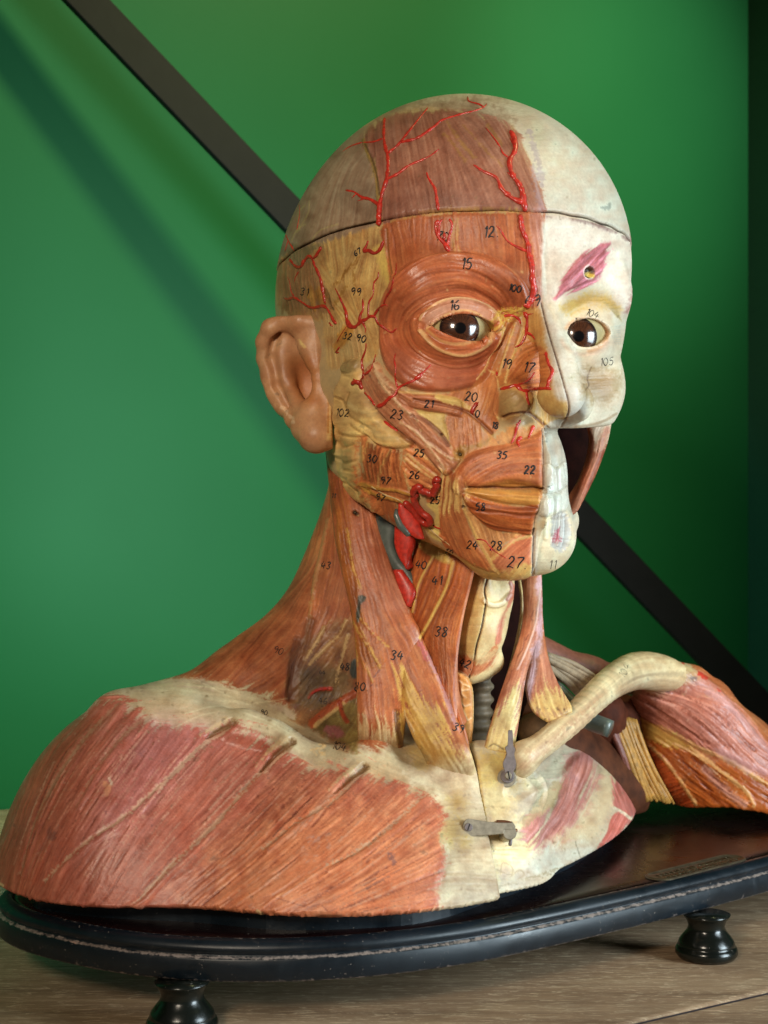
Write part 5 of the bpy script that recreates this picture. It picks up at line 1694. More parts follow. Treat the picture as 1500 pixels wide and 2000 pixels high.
clav_cv = Canvas(990, 1240, 1400, 1540, (200, 174, 134), 61)
k_ = clav_cv
k_.R([(980, 1230), (1410, 1230), (1410, 1550), (980, 1550)], (208, 182, 144), guides=[[(1020, 1480), (1150, 1370), (1240, 1300), (1350, 1300)]], fib=.35, fh=.05, soft=2, tone=.09, smooth=False)
for g, cc in ((((1030, 1470), (1100, 1420), (1180, 1350)), (190, 140, 110)), (((1040, 1460), (1110, 1400), (1190, 1325)), (222, 196, 156)), (((1020, 1500), (1100, 1440), (1160, 1390)), (196, 150, 120)), (((1180, 1350), (1240, 1320), (1330, 1315)), (190, 168, 132))):
    k_.L(g, 12, cc, .5, rag=2.0, soft=5)
k_.spots(50, (1010, 1280, 1360, 1500), 2, (120, 92, 64), .4, 66)

# ------------------------------------------------------------------ painted plaster
def plaster_mat():
    m, nt, b = new_mat('painted_plaster')
    tc = obj_coord(nt)
    at = N(nt, 'ShaderNodeAttribute', attribute_name='Paint')
    f1 = noise(nt, tc, 900, 4, 0.7)
    f2 = noise(nt, tc, 160, 5, 0.65, 0.4)
    k = ramp(nt, f1, [(0.25, (0.88, 0.88, 0.88)), (0.75, (1.08, 1.08, 1.08))])
    c = mixc(nt, 1.0, at.outputs[0], k, 'MULTIPLY')
    k2 = ramp(nt, f2, [(0.25, (0.93, 0.915, 0.89)), (0.55, (1.0, 1.0, 1.0)), (0.8, (1.04, 1.04, 1.03))])
    c = mixc(nt, 1.0, c, k2, 'MULTIPLY')
    nt.links.new(c, b.inputs['Base Color'])
    g = math_n(nt, 'MULTIPLY', at.outputs['Alpha'], -0.35)
    g = math_n(nt, 'ADD', g, 0.61)
    g = math_n(nt, 'ADD', g, math_n(nt, 'MULTIPLY', math_n(nt, 'SUBTRACT', f2, 0.5), 0.35))
    nt.links.new(g, b.inputs['Roughness'])
    b.inputs['Specular IOR Level'].default_value = 0.36
    bump(nt, b, f1, 0.35, 0.00025)
    return m


M_plaster = plaster_mat()
M_art = simple_mat('red_artery_paint', (188, 46, 32), 0.42, 0, 500, 0.38, 0.0002, 0.5, 0.3)
M_artd = simple_mat('dark_red_artery_paint', (166, 42, 28), 0.42, 0, 500, 0.38, 0.0002, 0.5, 0.3)
M_ink = simple_mat('black_ink', (30, 22, 22), 0.6, 0, 900, 0.2)
M_dark = simple_mat('cavity_shade_red', (30, 9, 6), 0.9, 0, 160, 0.4, 0.0006, 0.08)  # near-black red: shade of the open cavities put into the colour
M_trap = simple_mat('red_brown_muscle_paint', (136, 80, 66), 0.5, 0, 300, 0.25, 0.0005)
M_trap2 = simple_mat('dark_brown_muscle_paint', (84, 44, 24), 0.65, 0, 120, 0.45, 0.001, 0.2)
M_vein = simple_mat('blue_grey_vein_paint', (84, 92, 86), 0.35, 0, 200, 0.3, 0.0003, 0.5, 0.2)
M_pipe = simple_mat('grey_cream_cartilage', (104, 90, 70), 0.6, 0, 300, 0.3, 0.0004)
M_nerve = simple_mat('pale_nerve_paint', (196, 168, 118), 0.5, 0, 300, 0.3, 0.0004)
M_plex = simple_mat('dusty_grey_brown_nerve_paint', (146, 124, 98), 0.6, 0, 300, 0.3, 0.0005)
M_fibre = simple_mat('ochre_fibre_paint', (186, 134, 62), 0.5, 0, 260, 0.35, 0.0005)
M_brown = simple_mat('dusty_brown_cavity', (92, 66, 40), 0.8, 0, 150, 0.4, 0.001)
M_latch = simple_mat('dull_grey_steel', (132, 122, 122), 0.48, 0.55, 420, 0.22, 0.00015)
M_latch2 = simple_mat('worn_grey_brass', (156, 146, 128), 0.5, 0.5, 420, 0.28, 0.00015)
M_copper = simple_mat('worn_copper', (150, 100, 72), 0.34, 0.85, 420, 0.25)
M_slot = simple_mat('black_slot', (16, 14, 14), 0.8)
M_flesh = M_plaster


def eye_mat():
    m, nt, b = new_mat('glass_eye')
    tc = obj_coord(nt)
    sep = N(nt, 'ShaderNodeSeparateXYZ'); nt.links.new(tc, sep.inputs[0])
    r2 = math_n(nt, 'ADD', math_n(nt, 'MULTIPLY', sep.outputs[0], sep.outputs[0]), math_n(nt, 'MULTIPLY', sep.outputs[2], sep.outputs[2]))
    r = math_n(nt, 'SQRT', r2)
    rr = math_n(nt, 'MULTIPLY', r, 60.0)               # 1.0 = 16.7 mm
    ang = math_n(nt, 'ARCTAN2', sep.outputs[0], sep.outputs[2])
    comb = N(nt, 'ShaderNodeCombineXYZ')
    nt.links.new(math_n(nt, 'MULTIPLY', ang, 5.0), comb.inputs[0]); nt.links.new(math_n(nt, 'MULTIPLY', r, 120.0), comb.inputs[1])
    streak = noise(nt, comb.outputs[0], 2.2, 4, 0.6)
    iris = ramp(nt, streak, [(0.3, tuple(lin((34, 18, 12)))), (0.7, tuple(lin((86, 48, 28))))])
    scl = ramp(nt, noise(nt, tc, 90, 3), [(0.3, tuple(lin((150, 134, 88)))), (0.7, tuple(lin((184, 172, 130))))])
    mi = ramp(nt, rr, [(0.475, (1, 1, 1)), (0.505, (0, 0, 0))])
    c = mixc(nt, mi, scl, iris)
    ring = ramp(nt, rr, [(0.40, (0, 0, 0)), (0.47, (1, 1, 1)), (0.50, (1, 1, 1)), (0.52, (0, 0, 0))])
    c = mixc(nt, ring, c, tuple(lin((26, 14, 10))))
    pu = ramp(nt, rr, [(0.135, (1, 1, 1)), (0.155, (0, 0, 0))])
    c = mixc(nt, pu, c, tuple(lin((6, 5, 6))))
    nt.links.new(c, b.inputs['Base Color'])
    b.inputs['Roughness'].default_value = 0.16
    b.inputs['Coat Weight'].default_value = 0.8
    b.inputs['Coat Roughness'].default_value = 0.10
    b.inputs['Specular IOR Level'].default_value = 0.6
    return m


M_eye = eye_mat()

# ------------------------------------------------------------------ the bust
_t = time.time()
for cv_ in (head_cv, body_cv, chest_cv, far_cv, neck_cv, lar_cv, clav_cv):
    cv_.bake()
print('paint', round(time.time() - _t, 1))

bust = empty('anatomical_bust', (0, 0, 0), 'painted plaster anatomical bust, half of the face muscle and half bare skull', 'anatomical model')


def add(name, fn, lo, hi, hgrid, levels, cv, hs=1.0, parent=None, label=None, sm=1):
    t0 = time.time()
    v, q, n = sculpt(fn, lo, hi, hgrid, levels, sm=sm)
    o = painted(name, v, q, n, cv, M_plaster, parent or bust, hs)
    if label:
        o['label'] = label
    print(name, len(v), round(time.time() - t0, 1))
    return o


head_ob = add('head', head_low, (-75, 625, -40), (135, 850, 132), 1.7, 2, head_cv)
cap_ob = add('skull_cap', cap_field, (-75, 625, 112), (135, 850, 205), 2.4, 2, head_cv, label='removable skull cap, half brown muscle and half bare bone')
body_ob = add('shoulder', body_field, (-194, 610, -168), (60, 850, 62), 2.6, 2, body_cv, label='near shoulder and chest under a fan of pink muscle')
chest_ob = add('breast_plate', chest_field, (20, 640, -168), (160, 900, -80), 2.2, 2, chest_cv, label='cream far half of the chest with a cut pink muscle')
far_ob = add('far_shoulder', farshoulder_field, (120, 790, -168), (330, 960, -70), 2.4, 2, far_cv, label='far shoulder muscle in orange and pink')
far_ob.name = 'shoulder_muscle'
cl_ob = add('collar_bone', farclav_field, (45, 670, -150), (200, 880, -50), 1.8, 2, clav_cv, label='bare beige collar bone')
lar_ob = add('larynx', larynx_field, (20, 680, -90), (90, 745, 0), 1.5, 2, lar_cv, label='cream voice box with a dark joint line')
lar_ob2 = None

# ear: flesh-coloured paint mixed by height in the bowl
ear_cv = Canvas(480, 590, 680, 900, (200, 146, 110), 71)
e_ = ear_cv
def cK(*p): return crop(500, 590, 6.667, p)
e_.R([(470, 580), (690, 580), (690, 910), (470, 910)], (186, 136, 102), fib=.05, fh=.0, soft=2, tone=.06, smooth=False, gloss=.5)
e_.R(cK((420, 740), (700, 700), (800, 900), (760, 1150), (800, 1300), (600, 1300), (440, 1150), (380, 900)), (176, 108, 68), fib=.1, fh=0, soft=20, rag=3, op=.75, tone=.06)
e_.R(cK((880, 180), (980, 180), (1000, 1800), (930, 1800), (940, 1000), (890, 400)), (218, 176, 124), fib=.3, soft=4, rag=1, smooth=False)
e_.L(cK((885, 400), (930, 700), (940, 1200), (940, 1700)), 2.4, (176, 106, 56), .7)
e_.R(cK((560, 480), (650, 580), (620, 600), (570, 540)), (214, 178, 124), fib=0, soft=1.5)
for g in (((330, 1370), (370, 1380), (410, 1450)), ((440, 1480), (480, 1520), (480, 1560))):
    e_.L(cK(*g), 7, (226, 184, 150), .9, rag=.6)
ear_cv.bake()
ear_ob = add('ear', ear_field, (-66, 680, 15), (-20, 745, 105), 1.2, 2, ear_cv)

t0 = time.time()
for nm, fn, lo, hi, hg, mat in (('windpipe', trachea_field, (20, 700, -140), (70, 760, -60), 1.4, M_pipe),):
    v, q, n = sculpt(fn, lo, hi, hg, 1)
    mesh_obj(nm, v, q, mat, bust)
v, q, n = sculpt(lambda p: cone(p, (48, 800, 10), (40, 805, -110), 30, 36), (0, 740, -166), (190, 920, 50), 4, 1)
mesh_obj('throat_lining', v, q, M_dark, bust)
v, q, n = sculpt(lambda p: cone(p, (52, 812, -112), (128, 862, -156), 33, 22), (0, 740, -166), (190, 920, -60), 3, 1)
mesh_obj('rib_muscle', v, q, M_trap2, bust)
v, q, n = sculpt(lambda p: smin(cone(p, (52, 832, -66), P(1150, 1318, 862), 15, 8), cone(p, P(1150, 1318, 862), P(1250, 1330, 895), 8, 9), 12), (20, 800, -110), (190, 920, -40), 3, 1)
mesh_obj('nape_muscle', v, q, M_trap, bust)


def add_slab(name, L, R, bulge, thick, cv, mat=None, hs=1.0, endr=1.0, parent=None, label=None, step=0.5):
    v, q, tris, nrm, w = slab(L, R, bulge, thick, step, endr)
    if cv is not None:
        col, H, G = cv.sample(v)
        v = v + nrm * (H * hs * w)[:, None]
    faces = [tuple(f) for f in q] + [tuple(f) for f in tris]
    o = mesh_obj(name, v, faces, mat or M_plaster, parent or bust,
                 col=rgb2lin(np.clip(col, 0, 1)) if cv is not None else None, gloss=G if cv is not None else None)
    if label:
        o['label'] = label
    return o


add_slab('neck_muscle', SCM_L, SCM_R, [7, 7, 6, 5.5, 4.5, 3.5], 12, neck_cv, label='broad brown neck muscle running from behind the ear to the collar bone')
add_slab('neck_muscle', ST_L, ST_R, [2, 3, 3.5, 4, 5, 6], 9, neck_cv, endr=6, label='neck muscle head ending in a yellow tendon at the breast bone')
add_slab('strap_muscle', STRAP_L, STRAP_R, 3.4, 6, neck_cv, endr=3, label='orange-brown strap muscle beside the voice box')
add_slab('strap_muscle', [(884, 1372, 689), (895, 1420, 686), (905, 1462, 684), (914, 1500, 683)], [(891, 1370, 689), (906, 1412, 687), (916, 1452, 685), (922, 1508, 683)], 1.6, 3,
         neck_cv, label='thin red strap muscle reaching down to the chest joint')
add_slab('gland', [(888, 1306, 700), (886, 1350, 700), (893, 1410, 699), (905, 1460, 699)], [(914, 1322, 698), (924, 1350, 698), (925, 1410, 698), (920, 1462, 698)], 2.5, 5, lar_cv, label='cream and orange gland beside the windpipe')
add_slab('far_neck_muscle', FS_L, FS_R, [4, 4, 4, 3.6, 3.2, 3], 4.5, neck_cv, endr=.8, label='free-standing far neck muscle with a pale cut end').name = 'neck_strip'
add_slab('neck_strip', FC_L, FC_R, [2, 2.5, 2.6, 2.4, 2.2, 2], 3.4, neck_cv, endr=.8, label='short cut muscle head above the far collar bone')

# far cheek: hanging strip of chewing muscle and the dark wall behind it
ms_cv = Canvas(1090, 790, 1210, 1020, (150, 84, 62), 81)
ms_cv.R([(1080, 780), (1220, 780), (1220, 1030), (1080, 1030)], (156, 88, 66), guides=[[(1175, 820), (1150, 910), (1115, 1000)]], fib=1, fh=.12, soft=2, smooth=False, tone=.1)
ms_cv.R([(1145, 815), (1200, 800), (1192, 850), (1170, 890), (1158, 870), (1152, 840)], (206, 178, 152), fib=.2, soft=5, rag=5)
ms_cv.R([(1140, 840), (1158, 850), (1158, 880), (1135, 950), (1112, 1000), (1108, 990), (1128, 930)], (104, 50, 32), fib=.5, soft=3, rag=2)
ms_cv.R([(1172, 850), (1190, 840), (1150, 950), (1122, 1003), (1115, 1000), (1150, 920)], (176, 112, 92), fib=1, soft=4, rag=3, op=.8)
ms_cv.bake()
add_slab('jaw_muscle', [(1142, 826, 715), (1152, 860, 712), (1146, 900, 708), (1130, 950, 700), (1110, 1000, 690)], [(1197, 806, 722), (1184, 868, 716), (1160, 930, 708), (1132, 978, 700), (1119, 1006, 692)], 3.2, 5, ms_cv,
         label='hanging strip of far jaw muscle below the cheek bone')
add_slab('mouth_lining', [(1084, 826, 738), (1088, 900, 735), (1096, 1000, 722)], [(1180, 828, 748), (1165, 900, 738), (1122, 1002, 718)], 2, 3, None, M_dark, step=1)

# eyes
def eyeball(x, y, z, r, gaze_px, name):
    c = from_head(x, y, z)
    tgt = P(gaze_px[0], gaze_px[1], c[1] - r)
    g = tgt - c; g /= np.linalg.norm(g)
    # front towards -Y in the object's own frame; a low dome stands in for the cornea
    V, Fc = [], []
    nu, nv = 64, 48
    for i in range(nv + 1):
        t = math.pi * i / nv
        rr = r
        s = r * math.sin(t)
        if t < math.pi / 2 and s < 8.6:
            rr = r + 0.9 * (1 - (s / 8.6) ** 2) ** 1.2
        for j in range(nu):
            a = 2 * math.pi * j / nu
            V.append((rr * math.sin(t) * math.cos(a), -rr * math.cos(t), rr * math.sin(t) * math.sin(a)))
    for i in range(nv):
        for j in range(nu):
            k = (j + 1) % nu
            Fc.append((i * nu + j, i * nu + k, (i + 1) * nu + k, (i + 1) * nu + j))
    o = mesh_obj(name, np.array(V) / 1000, Fc, M_eye, bust, mm=False)
    o.rotation_euler = Vector(tuple(g)).to_track_quat('-Y', 'Z').to_euler()
    o.location = W(c)
    return o


eyeball(-31.8, -73.8, 77.2, 15.6, (899, 641), 'eye')
eyeball(24.8, -73.6, 76.8, 15.6, (1130, 657), 'eye')
print('slabs', round(time.time() - t0, 1))

# ------------------------------------------------------------------ things laid on the surface: arteries, ink numbers, latches
bpy.context.view_layer.update()
dg = bpy.context.evaluated_depsgraph_get()
CAM = Vector((0, 0, CAM_H / 1000))


def hit(px, py):
    d = Vector(((px - 750) / F_PX, 1.0, (1000 - py) / F_PX)).normalized()
    ok, loc, nrm, _, ob, _ = sc.ray_cast(dg, CAM, d)
    if not ok:
        return None
    if nrm.dot(d) > 0:
        nrm = -nrm
    return np.array([loc.x * 1000, loc.y * 1000, loc.z * 1000 - CAM_H]), np.array(nrm), ob.name


def drape(pts, n=None, smooth_=True, step=3.0, dmax=4.0, want=None):
    p = catmull(pts, 10) if smooth_ and len(pts) > 2 else np.asarray(pts, float)
    s = np.concatenate([[0], np.cumsum(np.linalg.norm(np.diff(p, axis=0), axis=1))])
    k = n or max(int(s[-1] / step), 3)
    t = np.linspace(0, s[-1], k)
    p = np.stack([np.interp(t, s, p[:, 0]), np.interp(t, s, p[:, 1])], 1)
    out, nr, keep = [], [], []
    last = None
    for a in p:
        r = hit(*a)
        if r is None or r[2] in ('wall', 'top_board', 'mounting_plate', 'rim', 'added_side_wall', 'metal_brace', 'plank'):
            continue
        out.append(r[0]); nr.append(r[1]); keep.append(a)
    if len(out) < 2:
        return None
    out = np.array(out); nr = np.array(nr); keep = np.array(keep)
    d = out[:, 1].copy()
    if len(d) > 4:
        for i in range(len(d)):
            w_ = d[max(0, i - 2):i + 3]
            md_ = np.median(w_)
            if abs(d[i] - md_) > dmax:
                d[i] = md_
        d[1:-1] = 0.25 * d[:-2] + 0.5 * d[1:-1] + 0.25 * d[2:]
    q = np.array([P(a[0], a[1], dd) for a, dd in zip(keep, d)])
    return q, nr, t[:len(q)] / max(t[-1], 1e-6)


def vessel(name, branches, mat, lift=0.12, label=None, sides=8, flat=0.38):
    V, Fc = [], []
    off = 0
    for pts, w0, w1 in branches:
        r = drape(pts, step=3.0)
        if r is None:
            continue
        q, nr, t = r
        rad = np.interp(t, [0, 1], [w0, w1]) * 0.5 * 0.235
        jit = np.random.default_rng(int(pts[0][0] * 7 + pts[0][1])).uniform(0.62, 1.38, len(rad))
        rad = rad if flat == 0 else rad * np.convolve(np.pad(jit, 1, mode='edge'), [.25, .5, .25], 'valid')
        q = q + nr * (rad * lift)[:, None]
        rad[0] *= .55; rad[-1] *= .4
        v, f = tube(q, rad, sides)
        base = np.repeat(q, sides, axis=0); nn = np.repeat(nr, sides, axis=0)
        v = v - nn * (((v - base) * nn).sum(1) * flat)[:, None]
        V.append(v); Fc += [tuple(i + off for i in ff) for ff in f]
        off += len(v)
    if not V:
        return None
    o = mesh_obj(name, np.vstack(V), Fc, mat, bust)
    if label:
        o['label'] = label
    return o


vessel('artery', [(cA((450, 545), (452, 490), (462, 430), (478, 380), (484, 330), (482, 290), (470, 240), (468, 190), (470, 150)), 11, 6),
                  (cA((484, 280), (520, 250), (560, 200), (600, 150), (630, 112)), 8, 3), (cA((530, 240), (590, 225), (650, 185), (680, 160), (740, 140), (800, 125), (835, 112)), 8, 4),
                  (cA((835, 112), (815, 100), (780, 90), (775, 72)), 5, 3), (cA((835, 112), (846, 98)), 3, 2),
                  (cA((468, 225), (430, 238), (388, 240)), 6, 3), (cA((388, 240), (345, 255), (315, 275)), 4, 2), (cA((480, 375), (520, 355), (560, 325), (600, 308), (640, 288), (670, 265)), 7, 3),
                  (cA((452, 470), (420, 450), (385, 440), (360, 422), (328, 415)), 9, 3), (cA((370, 425), (350, 445)), 4, 2), (cA((400, 445), (370, 455)), 4, 2)], M_art)
vessel('artery', [(cA((668, 488), (662, 450), (655, 410), (632, 372), (625, 350)), 7, 4)], M_art)
vessel('artery', [(cA((985, 492), (978, 440), (968, 400), (940, 360), (928, 310), (948, 270), (946, 230), (932, 196)), 11, 9), (cA((975, 460), (940, 445), (900, 410), (880, 370), (830, 345), (796, 322)), 11, 4),
                  (cA((930, 300), (905, 280), (893, 255)), 5, 2), (cA((893, 255), (865, 215), (840, 185)), 4, 1.5), (cA((945, 250), (930, 225)), 5, 3), (cA((948, 372), (920, 350)), 5, 3)], M_art)
vessel('artery', [(cA((140, 635), (118, 600), (104, 560), (112, 520)), 5, 2), (cA((118, 600), (105, 640)), 4, 2), (cA((150, 560), (160, 500), (155, 455)), 3, 1.5)], M_art)
vessel('artery', [(cA((668, 525), (658, 548), (668, 585), (690, 610), (708, 640)), 7, 9), (cA((708, 520), (718, 545), (706, 590), (700, 625)), 5, 5), (cA((668, 585), (672, 540), (682, 522)), 6, 3), (cA((690, 600), (690, 570)), 6, 4)], M_art)
vessel('artery', [(cA((968, 505), (975, 560), (995, 610), (1000, 650), (1010, 690), (1012, 740), (1018, 780), (1000, 830), (985, 842)), 9, 12), (cA((996, 640), (960, 625), (920, 600), (895, 560), (880, 545)), 6, 2),
                  (cA((1018, 780), (1005, 740)), 10, 6)], M_art)
vessel('artery', [(cG((495, 170), (515, 210), (512, 290), (500, 340), (470, 390), (432, 408)), 8, 4), (cG((512, 310), (545, 325), (570, 355)), 6, 3), (cG((360, 195), (420, 195), (460, 220), (472, 250)), 7, 4), (cG((510, 190), (560, 180)), 3, 1.5),
                  (cG((492, 130), (540, 110), (575, 70)), 9, 5)], M_art)
vessel('artery', [(cG((335, 690), (400, 675), (440, 665), (490, 700), (560, 690), (640, 685), (680, 690)), 9, 5), (cG((440, 665), (500, 645), (545, 610), (565, 575)), 5, 3), (cG((510, 700), (515, 750), (530, 800)), 6, 5),
                  (cG((650, 685), (660, 640), (685, 570), (660, 520), (640, 440)), 8, 6), (cG((490, 700), (450, 690)), 5, 3), (cG((315, 600), (310, 570)), 7, 5)], M_art)
vessel('artery', [(cG((470, 895), (445, 950), (430, 1010), (408, 1058)), 6, 4), (cG((480, 1010), (450, 1040), (465, 1080)), 7, 5), (cG((560, 935), (540, 980), (522, 1025)), 7, 4), (cG((440, 930), (460, 910)), 4, 3)], M_art)
vessel('artery', [(cG((180, 780), (160, 810), (145, 840), (150, 860)), 9, 8), (cG((165, 800), (190, 775)), 4, 2)], M_artd)
vessel('artery', [(cG((175, 1700), (230, 1710), (270, 1755), (310, 1790), (380, 1830)), 3, 1.5), (cG((270, 1755), (280, 1790)), 2, 1.2)], M_art)
vessel('artery', [(cH((155, 225), (240, 320), (310, 310), (350, 240), (385, 195), (430, 210), (470, 310), (530, 440), (560, 560), (580, 680), (600, 770)), 6, 8), (cH((270, 380), (230, 450), (220, 510)), 4, 2), (cH((550, 80), (480, 190), (440, 215)), 8, 8), (cH((350, 240), (300, 300)), 9, 9)], M_artd)
vessel('artery', [(cH((90, 700), (130, 720), (220, 700), (320, 760), (430, 820), (580, 800), (650, 880), (700, 980), (735, 1010)), 5, 7), (cH((220, 690), (180, 620), (160, 500), (125, 430)), 4, 1.5), (cH((130, 700), (130, 760)), 3, 2), (cH((640, 1000), (685, 1045)), 6, 6)], M_artd)
vessel('artery', [(cH((850, 870), (860, 970), (900, 1040), (960, 1055), (1030, 990), (1100, 960), (1130, 930), (1200, 930), (1240, 1010), (1310, 1060), (1400, 1120), (1470, 1070)), 10, 3),
                  (cH((860, 960), (850, 870), (790, 730), (715, 575)), 9, 2), (cH((1010, 990), (1030, 900), (1060, 830), (1050, 710)), 7, 4), (cH((1120, 930), (1130, 760), (1180, 660), (1190, 520), (1240, 450), (1245, 380)), 6, 2.5),
                  (cH((1190, 920), (1250, 830), (1320, 780), (1360, 800)), 7, 3), (cH((1310, 770), (1340, 690), (1400, 590), (1430, 460), (1460, 370), (1460, 270)), 5, 2.5), (cH((1050, 1010), (1090, 1070), (1080, 1130)), 5, 2),
                  (cH((870, 1020), (900, 1050)), 10, 10), (cH((1030, 990), (1080, 1010)), 9, 5)], M_artd)
vessel('artery', [(cH((1120, 0), (1100, 60), (1060, 140)), 5, 7), (cH((1060, 140), (1120, 120), (1200, 155), (1270, 100), (1310, 0)), 7, 7)], M_artd)
vessel('artery', [(cH((770, 1300), (740, 1340), (715, 1370)), 6, 3), (cH((730, 1370), (765, 1365)), 4, 3), (cH((860, 1040), (780, 1160), (735, 1240)), 2, 1.5)], M_artd)
vessel('artery', [(cF((340, 500), (320, 440), (350, 370), (340, 290), (335, 220), (370, 120), (375, 50)), 9, 2.5), (cF((360, 360), (420, 310), (450, 230), (470, 160)), 6, 3), (cF((235, 450), (270, 430), (320, 440)), 10, 8), (cF((250, 400), (300, 460)), 6, 6), (cF((325, 430), (320, 500)), 9, 7)], M_artd)
vessel('artery', [(cF((480, 670), (540, 650), (600, 590), (660, 550), (690, 490), (760, 450), (850, 410), (920, 350), (970, 300), (1010, 260)), 7, 2.5), (cF((680, 480), (660, 390), (665, 300), (650, 210), (665, 150)), 5, 2), (cF((850, 405), (900, 370), (925, 330)), 8, 5)], M_art)
vessel('artery', [(cF((360, 530), (430, 610), (460, 660)), 6, 5), (cF((550, 810), (620, 870), (685, 910)), 7, 5)], M_art)
vessel('facial_artery', [(cF((1105, 1362), (1062, 1390), (1070, 1450), (1040, 1505), (960, 1490), (890, 1445), (848, 1500), (868, 1590), (930, 1680), (1000, 1735), (1015, 1785), (960, 1790), (870, 1710), (800, 1640), (742, 1592)), 14, 13)],
       M_artd, lift=.9, flat=0.0, label='thick winding dark red artery on the cheek', sides=14).name = 'cheek_artery'
vessel('artery', [(cF((1030, 1830), (1070, 1855), (1105, 1860)), 4, 4)], M_art)
vessel('nerve', [(cI((600, 0), (700, 60), (800, 100), (900, 180), (960, 250), (1060, 340), (1160, 420)), 3, 2.5)], M_nerve)


def on(px, py, off=1.0):
    r = hit(px, py)
    return (px, py, (r[0][1] if r is not None and r[0][1] < 760 else 706) - off)


# vein and cut arteries below the jaw
def free_slab(name, L, R, bulge, thick, mat, label=None, step=.6):
    return add_slab(name, L, R, bulge, thick, None, mat, label=label, step=step)


free_slab('vein', [(733, 1003, 709), (740, 1050, 708), (757, 1100, 707), (790, 1138, 706), (816, 1152, 704)], [(778, 1008, 704), (770, 1060, 705), (782, 1092, 705), (804, 1118, 704), (819, 1148, 703)], 2.2, 5, M_vein, 'blue-grey vein in the gap below the jaw')
free_slab('carotid_artery', [(772, 1020, 703), (770, 1062, 703), (781, 1092, 703), (798, 1113, 702)], [(792, 1020, 700), (812, 1056, 700), (804, 1086, 701), (801, 1110, 701)], 2.4, 5, M_art, 'bright red artery in the gap below the jaw').name = 'neck_artery'
free_slab('neck_artery', [(768, 1112, 703), (774, 1135, 702), (782, 1160, 701), (797, 1186, 700)], [(784, 1112, 701), (802, 1135, 700), (813, 1158, 699), (801, 1186, 699)], 2.0, 5, M_art, 'lower piece of the bright red artery')
zz = [on(778, 983)[2], on(796, 1015)[2], on(812, 1035)[2], on(826, 1052, 2)[2]]
zb = min(min(zz), 700)
free_slab('cut_artery', [(778, 984, zb), (778, 1008, zb), (791, 1036, zb), (812, 1051, zb), (826, 1054, zb)], [(784, 982, zb), (803, 994, zb), (818, 1016, zb), (828, 1044, zb), (830, 1053, zb)], 1.6, 4, M_art, 'cut red artery shaped like a leaf at the jaw angle')
v, f = tube([P(774, 994, zb + .5), P(774, 1006, zb + .2), P(782, 1026, zb), P(798, 1044, zb), P(802, 1045, zb)], [.6, 1.3, 1.7, 1.4, .5], 10)
mesh_obj('vein_stump', v, f, M_vein, bust)

# cut nerves, vein and dusty floor seen behind the far collar bone
def free_tube(name, pts, rad, mat, label=None, n=10):
    p = catmull(np.array([P(*a) for a in pts]), 6)
    rr = np.interp(np.linspace(0, 1, len(p)), np.linspace(0, 1, len(rad)), rad)
    v, f = tube(p, rr, n)
    o = mesh_obj(name, v, f, mat, bust)
    if label:
        o['label'] = label
    return o


M_arm = simple_mat('brown_deep_muscle', (84, 40, 24), 0.7, 0, 120, 0.5, 0.001, 0.15)
q_ = np.random.default_rng(12)
for k in range(9):
    t = k / 8
    x0_, y0_ = 1066 + 4 * t, 1276 + 26 * t
    x1_, y1_ = 1178 - 30 * t + q_.uniform(-4, 4), 1330 + 44 * t
    free_tube('nerve_strand', [(x0_, y0_, 765 + q_.uniform(-3, 3)), ((x0_ + x1_) / 2, (y0_ + y1_) / 2 - 4 + q_.uniform(-3, 3), 778), (x1_, y1_, 792)], [q_.uniform(.9, 1.7), q_.uniform(1.2, 2.2), q_.uniform(.9, 1.8)], M_plex)
free_tube('vein_stump', [(1080, 1340, 772), (1140, 1400, 768), (1192, 1424, 762)], [4, 5.0, 4.6], M_vein, 'dusty blue-grey cut vein under the collar bone')
free_tube('nerve', [(1014, 1130, 752), (1020, 1180, 745), (1014, 1230, 742), (1000, 1290, 736), (985, 1340, 730)], [.8, .8, .7], M_nerve, 'thin pale nerve behind the far neck muscle')
v, q2, n2 = sculpt(lambda p: ell(p, P(1056, 1425, 785), (13, 14, 9)), (30, 730, -150), (140, 800, -80), 3, 1)
mesh_obj('cavity_floor', v, q2, M_brown, bust)
v, q2, n2 = sculpt(lambda p: smin(cone(p, P(1170, 1395, 850), P(1215, 1590, 890), 15, 14), cone(p, P(1215, 1400, 872), P(1290, 1560, 905), 13, 15), 10), (90, 820, -164), (210, 940, -80), 4, 1)
mesh_obj('armpit_lining', v, q2, M_arm, bust)
for k in range(24):
    t = k / 23 + q_.uniform(-.02, .02)
    a = (1178 + 62 * t, 1392 + 14 * t, 842 + 8 * t)
    b2 = (1232 + 84 * t, 1556 + 10 * t + q_.uniform(-5, 5), 846 + 10 * t)
    m_ = (a[0] * .5 + b2[0] * .5 + 6 - 14 * t + q_.uniform(-4, 4), (a[1] + b2[1]) / 2 + q_.uniform(-4, 4), 842 + 10 * t + q_.uniform(-2, 2))
    free_tube('muscle_fibre', [a, m_, b2], [q_.uniform(.8, 1.6), q_.uniform(1.1, 2.2), q_.uniform(.7, 1.9)], M_fibre if k > 4 else M_trap, n=8)

